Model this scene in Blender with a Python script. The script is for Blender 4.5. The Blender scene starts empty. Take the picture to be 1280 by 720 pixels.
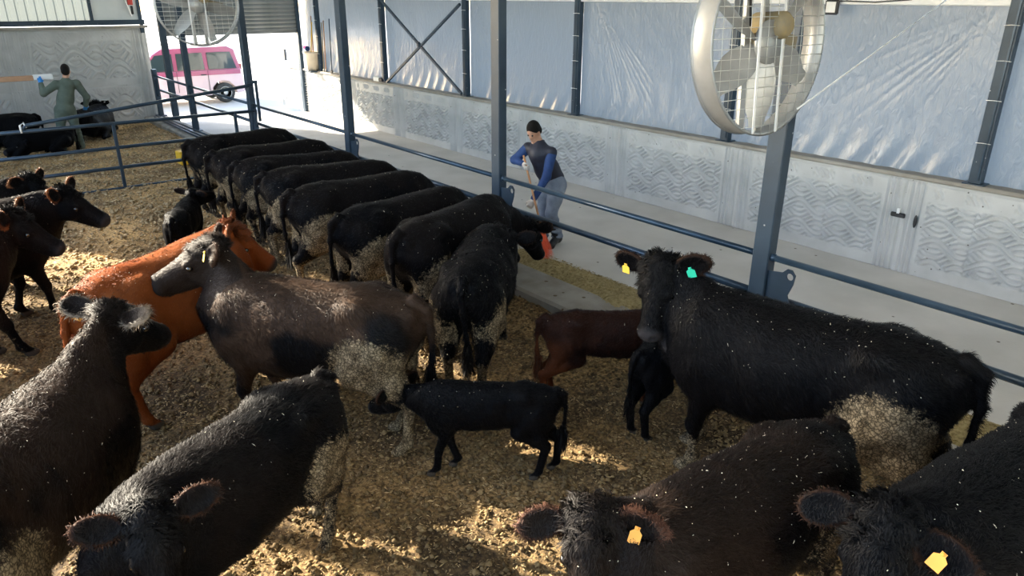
import bpy, math, numpy as np
from mathutils import Vector, Matrix
PI=math.pi
sc=bpy.context.scene; col=sc.collection
rng=np.random.default_rng(7)
# ---------------------------------------------------------------- camera
F=910.; PIT=math.radians(21.8); AZ=math.radians(39.1); ROL=math.radians(.25); CAMZ=3.1
cd=bpy.data.cameras.new('camera'); cam=bpy.data.objects.new('camera',cd); col.objects.link(cam); sc.camera=cam
cd.sensor_width=36; cd.lens=36*F/1280; cd.clip_start=.05; cd.clip_end=400
sp,cp=math.sin(PIT),math.cos(PIT); hx,hy=math.sin(AZ),math.cos(AZ)
fwd=Vector((hx*cp,hy*cp,-sp)); r0=Vector((hy,-hx,0)); u0=Vector((hx*sp,hy*sp,cp))
rv=r0*math.cos(ROL)+u0*math.sin(ROL); uv=u0*math.cos(ROL)-r0*math.sin(ROL)
cam.matrix_world=Matrix.Translation((0,0,CAMZ))@Matrix((rv,uv,-fwd)).transposed().to_4x4()
# ---------------------------------------------------------------- light
SUNAZ=Vector((.48,-.877,0)); SUNEL=math.radians(24.5)
sl=bpy.data.lights.new('sun','SUN'); sl.energy=16.0; sl.angle=math.radians(.6); sl.color=(1,.9,.72)
sun=bpy.data.objects.new('sun',sl); col.objects.link(sun)
sun.rotation_euler=(SUNAZ*math.cos(SUNEL)-Vector((0,0,math.sin(SUNEL)))).to_track_quat('-Z','Y').to_euler()
w=bpy.data.worlds.new('world'); sc.world=w; w.use_nodes=True
nt=w.node_tree; nt.nodes.clear()
sky=nt.nodes.new('ShaderNodeTexSky'); sky.sky_type='NISHITA'; sky.sun_disc=False; sky.sun_elevation=SUNEL
sky.sun_rotation=math.atan2(-SUNAZ.x,-SUNAZ.y); sky.air_density=1.0; sky.dust_density=1.5
bg=nt.nodes.new('ShaderNodeBackground'); bg.inputs[1].default_value=.62
ow=nt.nodes.new('ShaderNodeOutputWorld'); nt.links.new(sky.outputs[0],bg.inputs[0]); nt.links.new(bg.outputs[0],ow.inputs[0])
vs=sc.view_settings; vs.view_transform='Standard'; vs.look='None'; vs.gamma=1; vs.exposure=.80; vs.use_curve_mapping=False
# ---------------------------------------------------------------- helpers: objects
def tag(o,label=None,cat=None,group=None,kind=None):
    if label: o['label']=label
    if cat: o['category']=cat
    if group: o['group']=group
    if kind: o['kind']=kind
    return o
def empty(name,loc,label=None,cat=None,group=None,kind=None,rz=0):
    o=bpy.data.objects.new(name,None); o.empty_display_size=.1; o.location=loc; o.rotation_euler=(0,0,rz); col.objects.link(o)
    return tag(o,label,cat,group,kind)
def link(name,me,mat=None,parent=None,loc=None):
    o=bpy.data.objects.new(name,me); col.objects.link(o)
    if mat is not None and len(me.materials)==0: me.materials.append(mat)
    if parent is not None: o.parent=parent
    if loc is not None: o.location=loc
    return o
def npmesh(name,V,Q,smooth=True):
    V=np.ascontiguousarray(V,dtype=np.float32); Q=np.asarray(Q,dtype=np.int32); n=Q.shape[1]
    me=bpy.data.meshes.new(name); me.vertices.add(len(V)); me.vertices.foreach_set('co',V.ravel())
    me.loops.add(Q.size); me.loops.foreach_set('vertex_index',Q.ravel())
    me.polygons.add(len(Q)); me.polygons.foreach_set('loop_start',np.arange(0,Q.size,n,dtype=np.int32))
    try: me.polygons.foreach_set('loop_total',np.full(len(Q),n,dtype=np.int32))
    except Exception: pass
    me.update(calc_edges=True)
    me.polygons.foreach_set('use_smooth',np.full(len(Q),smooth,dtype=bool))
    return me
class MB:
    """collects simple shapes into one mesh"""
    def __init__(s): s.v=[]; s.f=[]; s.s=[]
    def add(s,vs,fs,sm=False):
        b=len(s.v); s.v+= [tuple(v) for v in vs]; s.f+=[tuple(b+i for i in f) for f in fs]; s.s+=[sm]*len(fs); return s
    def box(s,c,d,R=None,bev=0):
        hx_,hy_,hz_=d[0]/2,d[1]/2,d[2]/2; c=Vector(c)
        if bev>0:
            b=min(bev,hx_*.9,hy_*.9,hz_*.9); pts=[]
            for z,i in ((-hz_,b),(-hz_+b,0),(hz_-b,0),(hz_,b)):
                X,Y=hx_-i,hy_-i
                pts+=[(-X+b,-Y,z),(X-b,-Y,z),(X,-Y+b,z),(X,Y-b,z),(X-b,Y,z),(-X+b,Y,z),(-X,Y-b,z),(-X,-Y+b,z)]
            fs=[tuple(reversed(range(8))),tuple(range(24,32))]
            for l in range(3):
                for k in range(8): fs.append((l*8+k,l*8+(k+1)%8,(l+1)*8+(k+1)%8,(l+1)*8+k))
        else:
            pts=[(x,y,z) for z in (-hz_,hz_) for x,y in ((-hx_,-hy_),(hx_,-hy_),(hx_,hy_),(-hx_,hy_))]
            fs=[(3,2,1,0),(4,5,6,7),(0,1,5,4),(1,2,6,5),(2,3,7,6),(3,0,4,7)]
        pts=[Vector(p) for p in pts]
        if R is not None: pts=[R@p for p in pts]
        return s.add([p+c for p in pts],fs)
    def beam(s,a,b,w_,h_,up=(0,0,1),bev=0):
        a,b=Vector(a),Vector(b); d=b-a; L=d.length; z=d.normalized(); x=Vector(up).cross(z)
        if x.length<1e-4: x=Vector((1,0,0)).cross(z)
        x.normalize(); y=z.cross(x)
        R=Matrix((x,y,z)).transposed()
        return s.box((a+b)/2,(w_,h_,L),R,bev)
    def tube(s,pts,r,n=10,cap=True,closed=False):
        pts=[Vector(p) for p in pts]; m=len(pts); rs=r if isinstance(r,(list,tuple)) else [r]*m
        up=None; V=[]; 
        for i in range(m):
            if closed: t=(pts[(i+1)%m]-pts[i-1]).normalized()
            else: t=(pts[min(i+1,m-1)]-pts[max(i-1,0)]).normalized()
            if up is None: up=Vector((0,0,1)) if abs(t.z)<.9 else Vector((1,0,0))
            x=up.cross(t); x=x.normalized() if x.length>1e-6 else Vector((1,0,0)); y=t.cross(x); up=y
            for k in range(n):
                a=2*PI*k/n; V.append(pts[i]+(x*math.cos(a)+y*math.sin(a))*rs[i])
        fs=[]
        for i in range(m if closed else m-1):
            j=(i+1)%m
            for k in range(n): fs.append((i*n+k,i*n+(k+1)%n,j*n+(k+1)%n,j*n+k))
        if cap and not closed: fs+= [tuple(reversed(range(n))),tuple(range((m-1)*n,m*n))]
        return s.add(V,fs,True)
    def lathe(s,c,prof,axis=(0,0,1),n=24):
        z=Vector(axis).normalized(); x=z.orthogonal().normalized(); y=z.cross(x); c=Vector(c); V=[]
        for r,h in prof:
            for k in range(n):
                a=2*PI*k/n; V.append(c+z*h+(x*math.cos(a)+y*math.sin(a))*r)
        fs=[(i*n+k,i*n+(k+1)%n,(i+1)*n+(k+1)%n,(i+1)*n+k) for i in range(len(prof)-1) for k in range(n)]
        return s.add(V,fs,True)
    def sphere(s,c,r,n=10):
        c=Vector(c); r=(r,r,r) if not isinstance(r,(tuple,list)) else r
        prof=[(math.sin(PI*i/n),-math.cos(PI*i/n)) for i in range(n+1)]; V=[]
        for a,h in prof:
            for k in range(2*n):
                t=PI*k/n; V.append(c+Vector((a*math.cos(t)*r[0],a*math.sin(t)*r[1],h*r[2])))
        m=2*n
        return s.add(V,[(i*m+k,i*m+(k+1)%m,(i+1)*m+(k+1)%m,(i+1)*m+k) for i in range(n) for k in range(m)],True)
    def prism(s,poly,a,b):
        """poly: list of 3D points; extruded from +a to +b (vectors)"""
        n=len(poly); a,b=Vector(a),Vector(b); V=[Vector(p)+a for p in poly]+[Vector(p)+b for p in poly]
        return s.add(V,[tuple(reversed(range(n))),tuple(range(n,2*n))]+[(i,(i+1)%n,n+(i+1)%n,n+i) for i in range(n)])
    def mesh(s,name):
        me=bpy.data.meshes.new(name); me.from_pydata(s.v,[],s.f); me.polygons.foreach_set('use_smooth',s.s); me.update(); return me
    def build(s,name,mat,parent=None,loc=None): return link(name,s.mesh(name),mat,parent,loc)
# ---------------------------------------------------------------- helpers: noise
def _h(i,j,k,seed):
    n=(i*73856093)^(j*19349663)^(k*83492791)^(seed*2654435761); n=n&0xffffffff
    n=((n^(n>>13))*1274126177)&0xffffffff; n=n^(n>>16)
    return (n&0xffff)/65535.0
def noise(x,y,z,seed=1):
    x,y,z=np.broadcast_arrays(np.asarray(x,float),np.asarray(y,float),np.asarray(z,float))
    i,j,k=[np.floor(a).astype(np.int64) for a in (x,y,z)]; fx,fy,fz=x-i,y-j,z-k
    fx,fy,fz=[a*a*(3-2*a) for a in (fx,fy,fz)]; r=0
    for a in (0,1):
        for b in (0,1):
            for c in (0,1):
                r=r+_h(i+a,j+b,k+c,seed)*(fx if a else 1-fx)*(fy if b else 1-fy)*(fz if c else 1-fz)
    return r*2-1
def fbm(x,y,z=0.,oct=4,seed=1):
    r=0; a=.5; f=1
    for o in range(oct): r=r+a*noise(np.asarray(x)*f,np.asarray(y)*f,np.asarray(z)*f,seed+o); a*=.5; f*=2.03
    return r
def heightgrid(name,x0,x1,y0,y1,step,fn,mat,parent=None,kind=None):
    xs=np.arange(x0,x1+step*.5,step); ys=np.arange(y0,y1+step*.5,step); X,Y=np.meshgrid(xs,ys,indexing='ij')
    Z=fn(X,Y); V=np.stack([X,Y,Z],-1).reshape(-1,3); a=np.arange(len(xs)*len(ys)).reshape(len(xs),len(ys))
    Q=np.stack([a[:-1,:-1],a[1:,:-1],a[1:,1:],a[:-1,1:]],-1).reshape(-1,4)
    o=link(name,npmesh(name,V,Q),mat,parent)
    if kind: o['kind']=kind
    return o
# ---------------------------------------------------------------- materials
def mat(name,base=(.5,.5,.5),rough=.5,metal=0,**k):
    m=bpy.data.materials.new(name); m.use_nodes=True; b=m.node_tree.nodes['Principled BSDF']
    b.inputs['Base Color'].default_value=(*base,1); b.inputs['Roughness'].default_value=rough; b.inputs['Metallic'].default_value=metal
    for kk,v in k.items(): b.inputs[kk].default_value=v
    return m
def N(m,t,**k):
    n=m.node_tree.nodes.new(t)
    for a,v in k.items():
        if hasattr(n,a): setattr(n,a,v)
        else: n.inputs[a.replace('_',' ')].default_value=v
    return n
def L(m,a,b): m.node_tree.links.new(a,b)
def mottled(name,c1,c2,scale=4,rough=.6,metal=0,bump=.2,bscale=None,detail=6,lo=.35,hi=.65,dist=.01,spots=None,**k):
    """procedural two colour surface with fine relief and optional dark/light specks"""
    m=mat(name,c1,rough,metal,**k); b=m.node_tree.nodes['Principled BSDF']; tc=N(m,'ShaderNodeTexCoord')
    n=N(m,'ShaderNodeTexNoise'); n.inputs['Scale'].default_value=scale; n.inputs['Detail'].default_value=detail; L(m,tc.outputs['Object'],n.inputs['Vector'])
    r=N(m,'ShaderNodeValToRGB'); r.color_ramp.elements[0].position=lo; r.color_ramp.elements[1].position=hi
    r.color_ramp.elements[0].color=(*c1,1); r.color_ramp.elements[1].color=(*c2,1); L(m,n.outputs['Fac'],r.inputs[0]); out=r.outputs[0]
    if spots:
        sc_,th,c3=spots; v=N(m,'ShaderNodeTexVoronoi'); v.inputs['Scale'].default_value=sc_; L(m,tc.outputs['Object'],v.inputs['Vector'])
        rr=N(m,'ShaderNodeValToRGB'); rr.color_ramp.elements[0].position=th; rr.color_ramp.elements[1].position=th+.03
        rr.color_ramp.elements[0].color=(1,1,1,1); rr.color_ramp.elements[1].color=(0,0,0,1); L(m,v.outputs['Distance'],rr.inputs[0])
        mx=N(m,'ShaderNodeMix'); mx.data_type='RGBA'; L(m,rr.outputs[0],mx.inputs[0]); L(m,out,mx.inputs[6]); mx.inputs[7].default_value=(*c3,1); out=mx.outputs[2]
    L(m,out,b.inputs['Base Color'])
    if bump:
        n2=N(m,'ShaderNodeTexNoise'); n2.inputs['Scale'].default_value=bscale or scale*6; n2.inputs['Detail'].default_value=5; L(m,tc.outputs['Object'],n2.inputs['Vector'])
        bp=N(m,'ShaderNodeBump'); bp.inputs['Strength'].default_value=bump; bp.inputs['Distance'].default_value=dist; L(m,n2.outputs['Fac'],bp.inputs['Height']); L(m,bp.outputs[0],b.inputs['Normal'])
    return m
M={}
M['steel']=mottled('blue_grey_paint',(.014,.032,.055),(.027,.052,.082),3,.42,.0,.08,40,spots=(9,.05,(.45,.47,.48)))
M['pipe']=mottled('pipe_paint',(.02,.042,.07),(.038,.07,.11),3,.28,.25,.05,40)
M['concrete']=mottled('aisle_concrete',(.50,.485,.455),(.60,.58,.55),1.3,.85,0,.25,30,spots=(3.1,.035,(.08,.06,.04)))
M['wallc']=mottled('panel_concrete',(.42,.425,.42),(.53,.535,.53),2.2,.85,0,.2,25,spots=(7,.05,(.10,.09,.08)))
M['ledge']=mottled('ledge_concrete',(.24,.22,.19),(.33,.31,.28),3,.9,0,.25,30)
M['curb']=mottled('curb_concrete',(.22,.20,.17),(.34,.32,.29),3,.9,0,.5,18,spots=(6,.12,(.12,.085,.045)))
M['outg']=mottled('yard_ground',(.42,.41,.38),(.55,.53,.48),.4,.9,0,.1,3)
M['sheet']=mottled('sheet_metal',(.55,.60,.62),(.65,.69,.70),2,.4,.3,.03)
M['shutter']=mottled('shutter_slats',(.16,.18,.19),(.24,.26,.27),2,.45,.5,.03)
M['galv']=mottled('galvanised',(.36,.37,.37),(.46,.47,.47),5,.42,.5,.04)
M['wire']=mat('guard_wire',(.62,.63,.6),.4,.5)
M['rustm']=mottled('dusty_motor',(.20,.19,.16),(.36,.27,.12),6,.7,.2,.2)
M['yellow']=mat('yellow_plastic',(.85,.5,.03),.5)
M['orange_tag']=mat('orange_tag',(.95,.38,.05),.5,**{'Subsurface Weight':.1})
M['yellow_tag']=mat('yellow_tag',(.95,.62,.08),.5)
M['green_tag']=mat('green_tag',(.03,.6,.38),.5)
M['white']=mottled('white_paint',(.75,.76,.76),(.84,.84,.83),3,.5)
M['bucket']=mottled('cream_plastic',(.55,.48,.38),(.66,.58,.47),4,.6)
M['wood']=mottled('broom_wood',(.42,.2,.09),(.55,.28,.13),12,.6)
M['bristle']=mottled('red_bristle',(.8,.08,.03),(.95,.16,.06),20,.6)
M['black']=mottled('black_plastic',(.012,.013,.015),(.025,.025,.028),5,.5)
M['beds']=None
def ground_mat(k=1,grad=False):
    m=mat('bedding',(.2,.14,.07),.95); b=m.node_tree.nodes['Principled BSDF']; tc=N(m,'ShaderNodeTexCoord')
    n=N(m,'ShaderNodeTexNoise'); n.inputs['Scale'].default_value=1.3; n.inputs['Detail'].default_value=8; L(m,tc.outputs['Object'],n.inputs['Vector'])
    r=N(m,'ShaderNodeValToRGB'); e=r.color_ramp.elements; e[0].position=.36; e[1].position=.62
    e[0].color=(.095*k,.060*k,.025*k,1); e[1].color=(.30*k,.20*k,.088*k,1); L(m,n.outputs['Fac'],r.inputs[0])
    n2=N(m,'ShaderNodeTexNoise'); n2.inputs['Scale'].default_value=38; n2.inputs['Detail'].default_value=6; L(m,tc.outputs['Object'],n2.inputs['Vector'])
    r2=N(m,'ShaderNodeValToRGB'); e=r2.color_ramp.elements; e[0].position=.38; e[1].position=.66; e[0].color=(.42,.38,.33,1); e[1].color=(1.35,1.3,1.2,1); L(m,n2.outputs['Fac'],r2.inputs[0])
    mx=N(m,'ShaderNodeMix'); mx.data_type='RGBA'; mx.blend_type='MULTIPLY'; mx.inputs[0].default_value=1; L(m,r.outputs[0],mx.inputs[6]); L(m,r2.outputs[0],mx.inputs[7]); L(m,mx.outputs[2],b.inputs['Base Color'])
    bp=N(m,'ShaderNodeBump'); bp.inputs['Strength'].default_value=.8; bp.inputs['Distance'].default_value=.015; L(m,n2.outputs['Fac'],bp.inputs['Height']); L(m,bp.outputs[0],b.inputs['Normal'])
    return m
M['bed']=ground_mat(); M['bed2']=ground_mat(2.0)  # far pen bedding reuses the same ramp with paler colours
M['chip2']=mottled('pale_tan_chips',(.50,.37,.19),(.68,.53,.31),3,.9,0,0)
M['clod2']=mottled('pale_tan_clods',(.28,.20,.10),(.46,.34,.19),9,.95,0,.3,60)
M['chip']=mottled('dry_chips',(.28,.19,.08),(.55,.40,.20),3,.9,0,0)
M['clod']=mottled('dung_clods',(.085,.055,.022),(.28,.19,.085),9,.95,0,.3,60)
M['feed']=mottled('cut_silage',(.25,.19,.08),(.45,.36,.18),30,.95,0,.6,60)
def plastic_mat():
    m=bpy.data.materials.new('plastic_film'); m.use_nodes=True; t=m.node_tree; t.nodes.clear(); o=N(m,'ShaderNodeOutputMaterial')
    tr=N(m,'ShaderNodeBsdfTranslucent'); tr.inputs[0].default_value=(.215,.235,.255,1)
    gl=N(m,'ShaderNodeBsdfPrincipled'); gl.inputs['Base Color'].default_value=(.17,.18,.19,1); gl.inputs['Roughness'].default_value=.30; gl.inputs['Specular IOR Level'].default_value=1.; gl.inputs['Coat Weight'].default_value=.8; gl.inputs['Coat Roughness'].default_value=.16
    tc=N(m,'ShaderNodeTexCoord'); n=N(m,'ShaderNodeTexNoise'); n.inputs['Scale'].default_value=7; n.inputs['Detail'].default_value=7; n.inputs['Distortion'].default_value=.8
    mp=N(m,'ShaderNodeMapping'); mp.inputs['Scale'].default_value=(1,2.2,.8); L(m,tc.outputs['Object'],mp.inputs[0]); L(m,mp.outputs[0],n.inputs['Vector'])
    bp=N(m,'ShaderNodeBump'); bp.inputs['Strength'].default_value=.6; bp.inputs['Distance'].default_value=.03; L(m,n.outputs['Fac'],bp.inputs['Height'])
    for q in (tr,gl): L(m,bp.outputs[0],q.inputs['Normal'])
    mx=N(m,'ShaderNodeMixShader'); mx.inputs[0].default_value=.5; L(m,tr.outputs[0],mx.inputs[1]); L(m,gl.outputs[0],mx.inputs[2]); L(m,mx.outputs[0],o.inputs[0])
    return m
M['film']=plastic_mat()
def translucent(name,c,f=.5):
    m=bpy.data.materials.new(name); m.use_nodes=True; t=m.node_tree; t.nodes.clear(); o=N(m,'ShaderNodeOutputMaterial')
    tr=N(m,'ShaderNodeBsdfTranslucent'); tr.inputs[0].default_value=(*c,1); gl=N(m,'ShaderNodeBsdfPrincipled'); gl.inputs['Base Color'].default_value=(*c,1); gl.inputs['Roughness'].default_value=.4
    mx=N(m,'ShaderNodeMixShader'); mx.inputs[0].default_value=f; L(m,tr.outputs[0],mx.inputs[1]); L(m,gl.outputs[0],mx.inputs[2]); L(m,mx.outputs[0],o.inputs[0]); return m
M['fibre']=translucent('fibreglass_sheet',(.22,.25,.25),.8)
def coat_mat(nm='coat',sp_=.035):
    m=mat(nm,(.01,.01,.012),.5); b=m.node_tree.nodes['Principled BSDF']; b.inputs['Specular IOR Level'].default_value=sp_
    b.inputs['Sheen Weight'].default_value=.010; b.inputs['Sheen Roughness'].default_value=.4; b.inputs['Sheen Tint'].default_value=(.75,.8,.95,1)
    ca=N(m,'ShaderNodeAttribute'); ca.attribute_name='Col'; ma=N(m,'ShaderNodeAttribute'); ma.attribute_name='mud'
    tc=N(m,'ShaderNodeTexCoord'); n=N(m,'ShaderNodeTexNoise'); n.inputs['Scale'].default_value=26; n.inputs['Detail'].default_value=6; n.inputs['Roughness'].default_value=.7; L(m,tc.outputs['Object'],n.inputs['Vector'])
    ad=N(m,'ShaderNodeMath'); ad.operation='ADD'; L(m,ma.outputs['Fac'],ad.inputs[0]); L(m,n.outputs['Fac'],ad.inputs[1])
    mr=N(m,'ShaderNodeMapRange'); mr.inputs[1].default_value=.84; mr.inputs[2].default_value=.96; L(m,ad.outputs[0],mr.inputs[0])
    n3=N(m,'ShaderNodeTexNoise'); n3.inputs['Scale'].default_value=14; n3.inputs['Detail'].default_value=5; L(m,tc.outputs['Object'],n3.inputs['Vector'])
    r=N(m,'ShaderNodeValToRGB'); e=r.color_ramp.elements; e[0].position=.3; e[1].position=.7; e[0].color=(.13,.098,.058,1); e[1].color=(.33,.26,.165,1); L(m,n3.outputs['Fac'],r.inputs[0])
    vo=N(m,'ShaderNodeTexVoronoi'); vo.feature='DISTANCE_TO_EDGE'; vo.inputs['Scale'].default_value=44; wn=N(m,'ShaderNodeTexNoise'); wn.inputs['Scale'].default_value=30; L(m,tc.outputs['Object'],wn.inputs['Vector']); wm=N(m,'ShaderNodeMix'); wm.data_type='RGBA'; wm.blend_type='ADD'; wm.inputs[0].default_value=.045; L(m,tc.outputs['Object'],wm.inputs[6]); L(m,wn.outputs['Color'],wm.inputs[7]); L(m,wm.outputs[2],vo.inputs['Vector'])
    vr=N(m,'ShaderNodeMapRange'); vr.inputs[1].default_value=.0; vr.inputs[2].default_value=.22; vr.inputs[3].default_value=.18; vr.inputs[4].default_value=1.15; L(m,vo.outputs['Distance'],vr.inputs[0])
    vm=N(m,'ShaderNodeMix'); vm.data_type='RGBA'; vm.blend_type='MULTIPLY'; vm.inputs[0].default_value=1; L(m,r.outputs[0],vm.inputs[6]); L(m,vr.outputs[0],vm.inputs[7])
    mx=N(m,'ShaderNodeMix'); mx.data_type='RGBA'; L(m,mr.outputs[0],mx.inputs[0]); L(m,ca.outputs['Color'],mx.inputs[6]); L(m,vm.outputs[2],mx.inputs[7]); L(m,mx.outputs[2],b.inputs['Base Color'])
    rr=N(m,'ShaderNodeMapRange'); rr.inputs[3].default_value=.52; rr.inputs[4].default_value=.95; L(m,mr.outputs[0],rr.inputs[0]); L(m,rr.outputs[0],b.inputs['Roughness'])
    bp=N(m,'ShaderNodeBump'); bp.inputs['Strength'].default_value=.5; bp.inputs['Distance'].default_value=.012; L(m,ad.outputs[0],bp.inputs['Height']); L(m,bp.outputs[0],b.inputs['Normal'])
    return m
M['coat']=coat_mat(); M['fur']=coat_mat('coat_fur',.16)
M['eye']=mat('eye_wet',(.008,.006,.005),.06,**{'Coat Weight':1.0})
M['fleck']=mat('straw_fleck',(.75,.68,.5),.8)
M['skin']=mottled('skin',(.50,.27,.18),(.58,.33,.23),20,.5,0,.05,**{'Subsurface Weight':.08})
M['glove']=mottled('cotton_glove',(.58,.52,.46),(.72,.66,.6),30,.9)
M['blueglove']=mat('blue_glove',(.02,.22,.62),.45)
M['blueshirt']=mottled('blue_fabric',(.012,.04,.14),(.02,.06,.2),15,.8,0,.3,60)
M['vest']=mottled('navy_vest',(.008,.010,.022),(.016,.02,.04),12,.6,0,.4,25)
M['trouser']=mottled('grey_trousers',(.15,.18,.24),(.21,.25,.32),10,.85,0,.4,25)
M['boot']=mottled('black_boot',(.008,.009,.011),(.02,.021,.024),8,.35)
M['hair']=mottled('black_hair',(.004,.0035,.0035),(.009,.008,.007),60,.6,0,.8,120,**{'Specular IOR Level':.15})
M['overall']=mottled('green_overall',(.075,.10,.08),(.11,.14,.115),8,.85,0,.4,22)
# ---------------------------------------------------------------- signed-distance sculpting
class Vol:
    def __init__(s,lo,hi,h):
        s.lo=np.array(lo,np.float32); s.h=h; s.n=[int(math.ceil((hi[i]-lo[i])/h))+1 for i in range(3)]
        s.D=np.full(s.n,.5,np.float32); s.ax=[s.lo[i]+h*np.arange(s.n[i],dtype=np.float32) for i in range(3)]
    def win(s,lo,hi,pad):
        sl=[]
        for i in range(3):
            a=max(0,int((lo[i]-pad-s.lo[i])/s.h)); b=min(s.n[i],int((hi[i]+pad-s.lo[i])/s.h)+2)
            if b<=a: return None
            sl.append(slice(a,b))
        return tuple(sl)
    def pts(s,w_): return s.ax[0][w_[0]][:,None,None],s.ax[1][w_[1]][None,:,None],s.ax[2][w_[2]][None,None,:]
    def comb(s,w_,d,k,op='u'):
        D=s.D[w_]
        if op=='u': h=np.maximum(k-np.abs(D-d),0); s.D[w_]=np.minimum(D,d)-h*h/(4*k)
        else: d=-d; h=np.maximum(k-np.abs(D-d),0); s.D[w_]=np.maximum(D,d)+h*h/(4*k)
    def ell(s,c,r,R=None,k=.04,op='u'):
        """ellipsoid; R rows = local axes"""
        R=np.eye(3) if R is None else np.asarray(R); c=np.asarray(c,float); m=max(r); pad=k+2*s.h
        ext=np.sqrt(((R*np.asarray(r)[:,None])**2).sum(0))
        w_=s.win(c-ext,c+ext,pad)
        if w_ is None: return
        x,y,z=s.pts(w_); x=x-c[0]; y=y-c[1]; z=z-c[2]
        q=[(x*a[0]+y*a[1]+z*a[2]) for a in R]; k0=np.sqrt(sum((q[i]/r[i])**2 for i in range(3))); k1=np.sqrt(sum((q[i]/r[i]**2)**2 for i in range(3)))+1e-6
        s.comb(w_,(k0*(k0-1)/k1).astype(np.float32),k,op)
    def cone(s,a,b,ra,rb,k=.04,side=None,f=1.,op='u'):
        """tapered capsule, optionally squeezed by f along the side axis"""
        a=np.asarray(a,float); b=np.asarray(b,float); m=max(ra,rb); pad=k+2*s.h+m
        w_=s.win(np.minimum(a,b),np.maximum(a,b),pad)
        if w_ is None: return
        x,y,z=s.pts(w_); x=x-a[0]; y=y-a[1]; z=z-a[2]; d=b-a; LL=float(d@d)+1e-9
        t=np.clip((x*d[0]+y*d[1]+z*d[2])/LL,0,1); x=x-t*d[0]; y=y-t*d[1]; z=z-t*d[2]; q=x*x+y*y+z*z; R=ra+(rb-ra)*t
        if side is not None:
            sd=np.asarray(side,float); u=x*sd[0]+y*sd[1]+z*sd[2]; q=q+u*u*(1/f**2-1); dd=(np.sqrt(q)-R)*(1 if f>=1 else .5*(1+f))
        else: dd=np.sqrt(q)-R
        s.comb(w_,dd.astype(np.float32),k,op)
    def chain(s,P,r,k=.03,side=None,f=1.):
        for i in range(len(P)-1): s.cone(P[i],P[i+1],r[i],r[i+1],k,side,f)
    def net(s):
        D=s.D; S=D<0; nx,ny,nz=D.shape
        c=S[:-1,:-1,:-1].astype(np.int8)
        for a in (0,1):
            for b in (0,1):
                for e in (0,1):
                    if a+b+e: c=c+S[a:nx-1+a,b:ny-1+b,e:nz-1+e]
        act=(c>0)&(c<8); I=np.argwhere(act); idx=-np.ones(act.shape,np.int64); idx[act]=np.arange(len(I))
        cor=[(a,b,e) for a in (0,1) for b in (0,1) for e in (0,1)]
        val=np.stack([D[I[:,0]+a,I[:,1]+b,I[:,2]+e] for a,b,e in cor],1); P=np.zeros((len(I),3)); cnt=np.zeros(len(I))
        for i in range(8):
            for j in range(i+1,8):
                if sum(abs(cor[i][q]-cor[j][q]) for q in range(3))!=1: continue
                va,vb=val[:,i],val[:,j]; m=(va<0)!=(vb<0); t=np.where(m,va/np.where(m,va-vb,1),0)
                for q in range(3): P[:,q]+=m*(cor[i][q]+t*(cor[j][q]-cor[i][q]))
                cnt+=m
        P=(I+P/cnt[:,None])*s.h+s.lo; Q=[]
        for ax in range(3):
            o=[q for q in range(3) if q!=ax]
            A=np.take(S,range(0,D.shape[ax]-1),ax); B=np.take(S,range(1,D.shape[ax]),ax); E=np.argwhere(A!=B)
            E=E[(E[:,o[0]]>0)&(E[:,o[1]]>0)&(E[:,o[0]]<D.shape[o[0]]-1)&(E[:,o[1]]<D.shape[o[1]]-1)]
            def cell(da,db):
                e=E.copy(); e[:,o[0]]-=da; e[:,o[1]]-=db; return idx[e[:,0],e[:,1],e[:,2]]
            q=np.stack([cell(1,1),cell(0,1),cell(0,0),cell(1,0)],1); ins=A[E[:,0],E[:,1],E[:,2]]
            if ax==1: ins=~ins
            q[~ins]=q[~ins][:,::-1]; Q.append(q)
        Q=np.concatenate(Q); return P,Q[(Q>=0).all(1)]
def sdfmesh(name,vol,mat_,parent,disp=0,dscale=10):
    P,Q=vol.net(); me=npmesh(name,P,Q)
    return link(name,me,mat_,parent)
# ---------------------------------------------------------------- setting
def struct(o,label=None): 
    o['kind']='structure'
    if label: o['label']=label; o['category']=o.name.split('.')[0].split('_')[0]
    return o
FX=5.2; WX=8.9; EY=21.5; DY=20.4; LX=-2.2
def bedh(X,Y):
    base=.045*fbm(X*.9,Y*.9,3.1,4,11)
    lum=.55*(1-2*np.abs(noise(X*4.5,Y*4.5,.5,21)))+.45*(1-2.4*np.abs(noise(X*10,Y*10,.7,22)))+.28*noise(X*21,Y*21,.9,23)
    near=np.clip(1.35-np.hypot(X,Y)/16,.4,1)
    return base+.026*near*lum-.012
st=MB(); st.box((7.1,6,-.06),(4.2,29,.12)); struct(st.build('floor',M['concrete']),'grey concrete aisle floor beside the wall')
b=heightgrid('bedding_floor',-2.2,4.8,.0,9.5,.028,bedh,M['bed']); struct(b,'brown trampled bedding floor of the cattle pen'); b['category']='floor'
b2=heightgrid('bedding_floor',-2.2,4.8,9.5,21.6,.06,bedh,M['bed2']); struct(b2,'paler tan bedding floor of the far pen'); b2['category']='floor'
b3=heightgrid('bedding_floor',-2.2,4.8,-7,0,.15,bedh,M['bed']); struct(b3,'bedding floor behind the nearest cows'); b3['category']='floor'
st=MB(); st.box((5.07,7.25,-.02),(.56,28.5,.24),bev=.03); struct(st.build('trim_curb',M['curb']),'long low concrete feed curb under the pipe fence'); 
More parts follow.
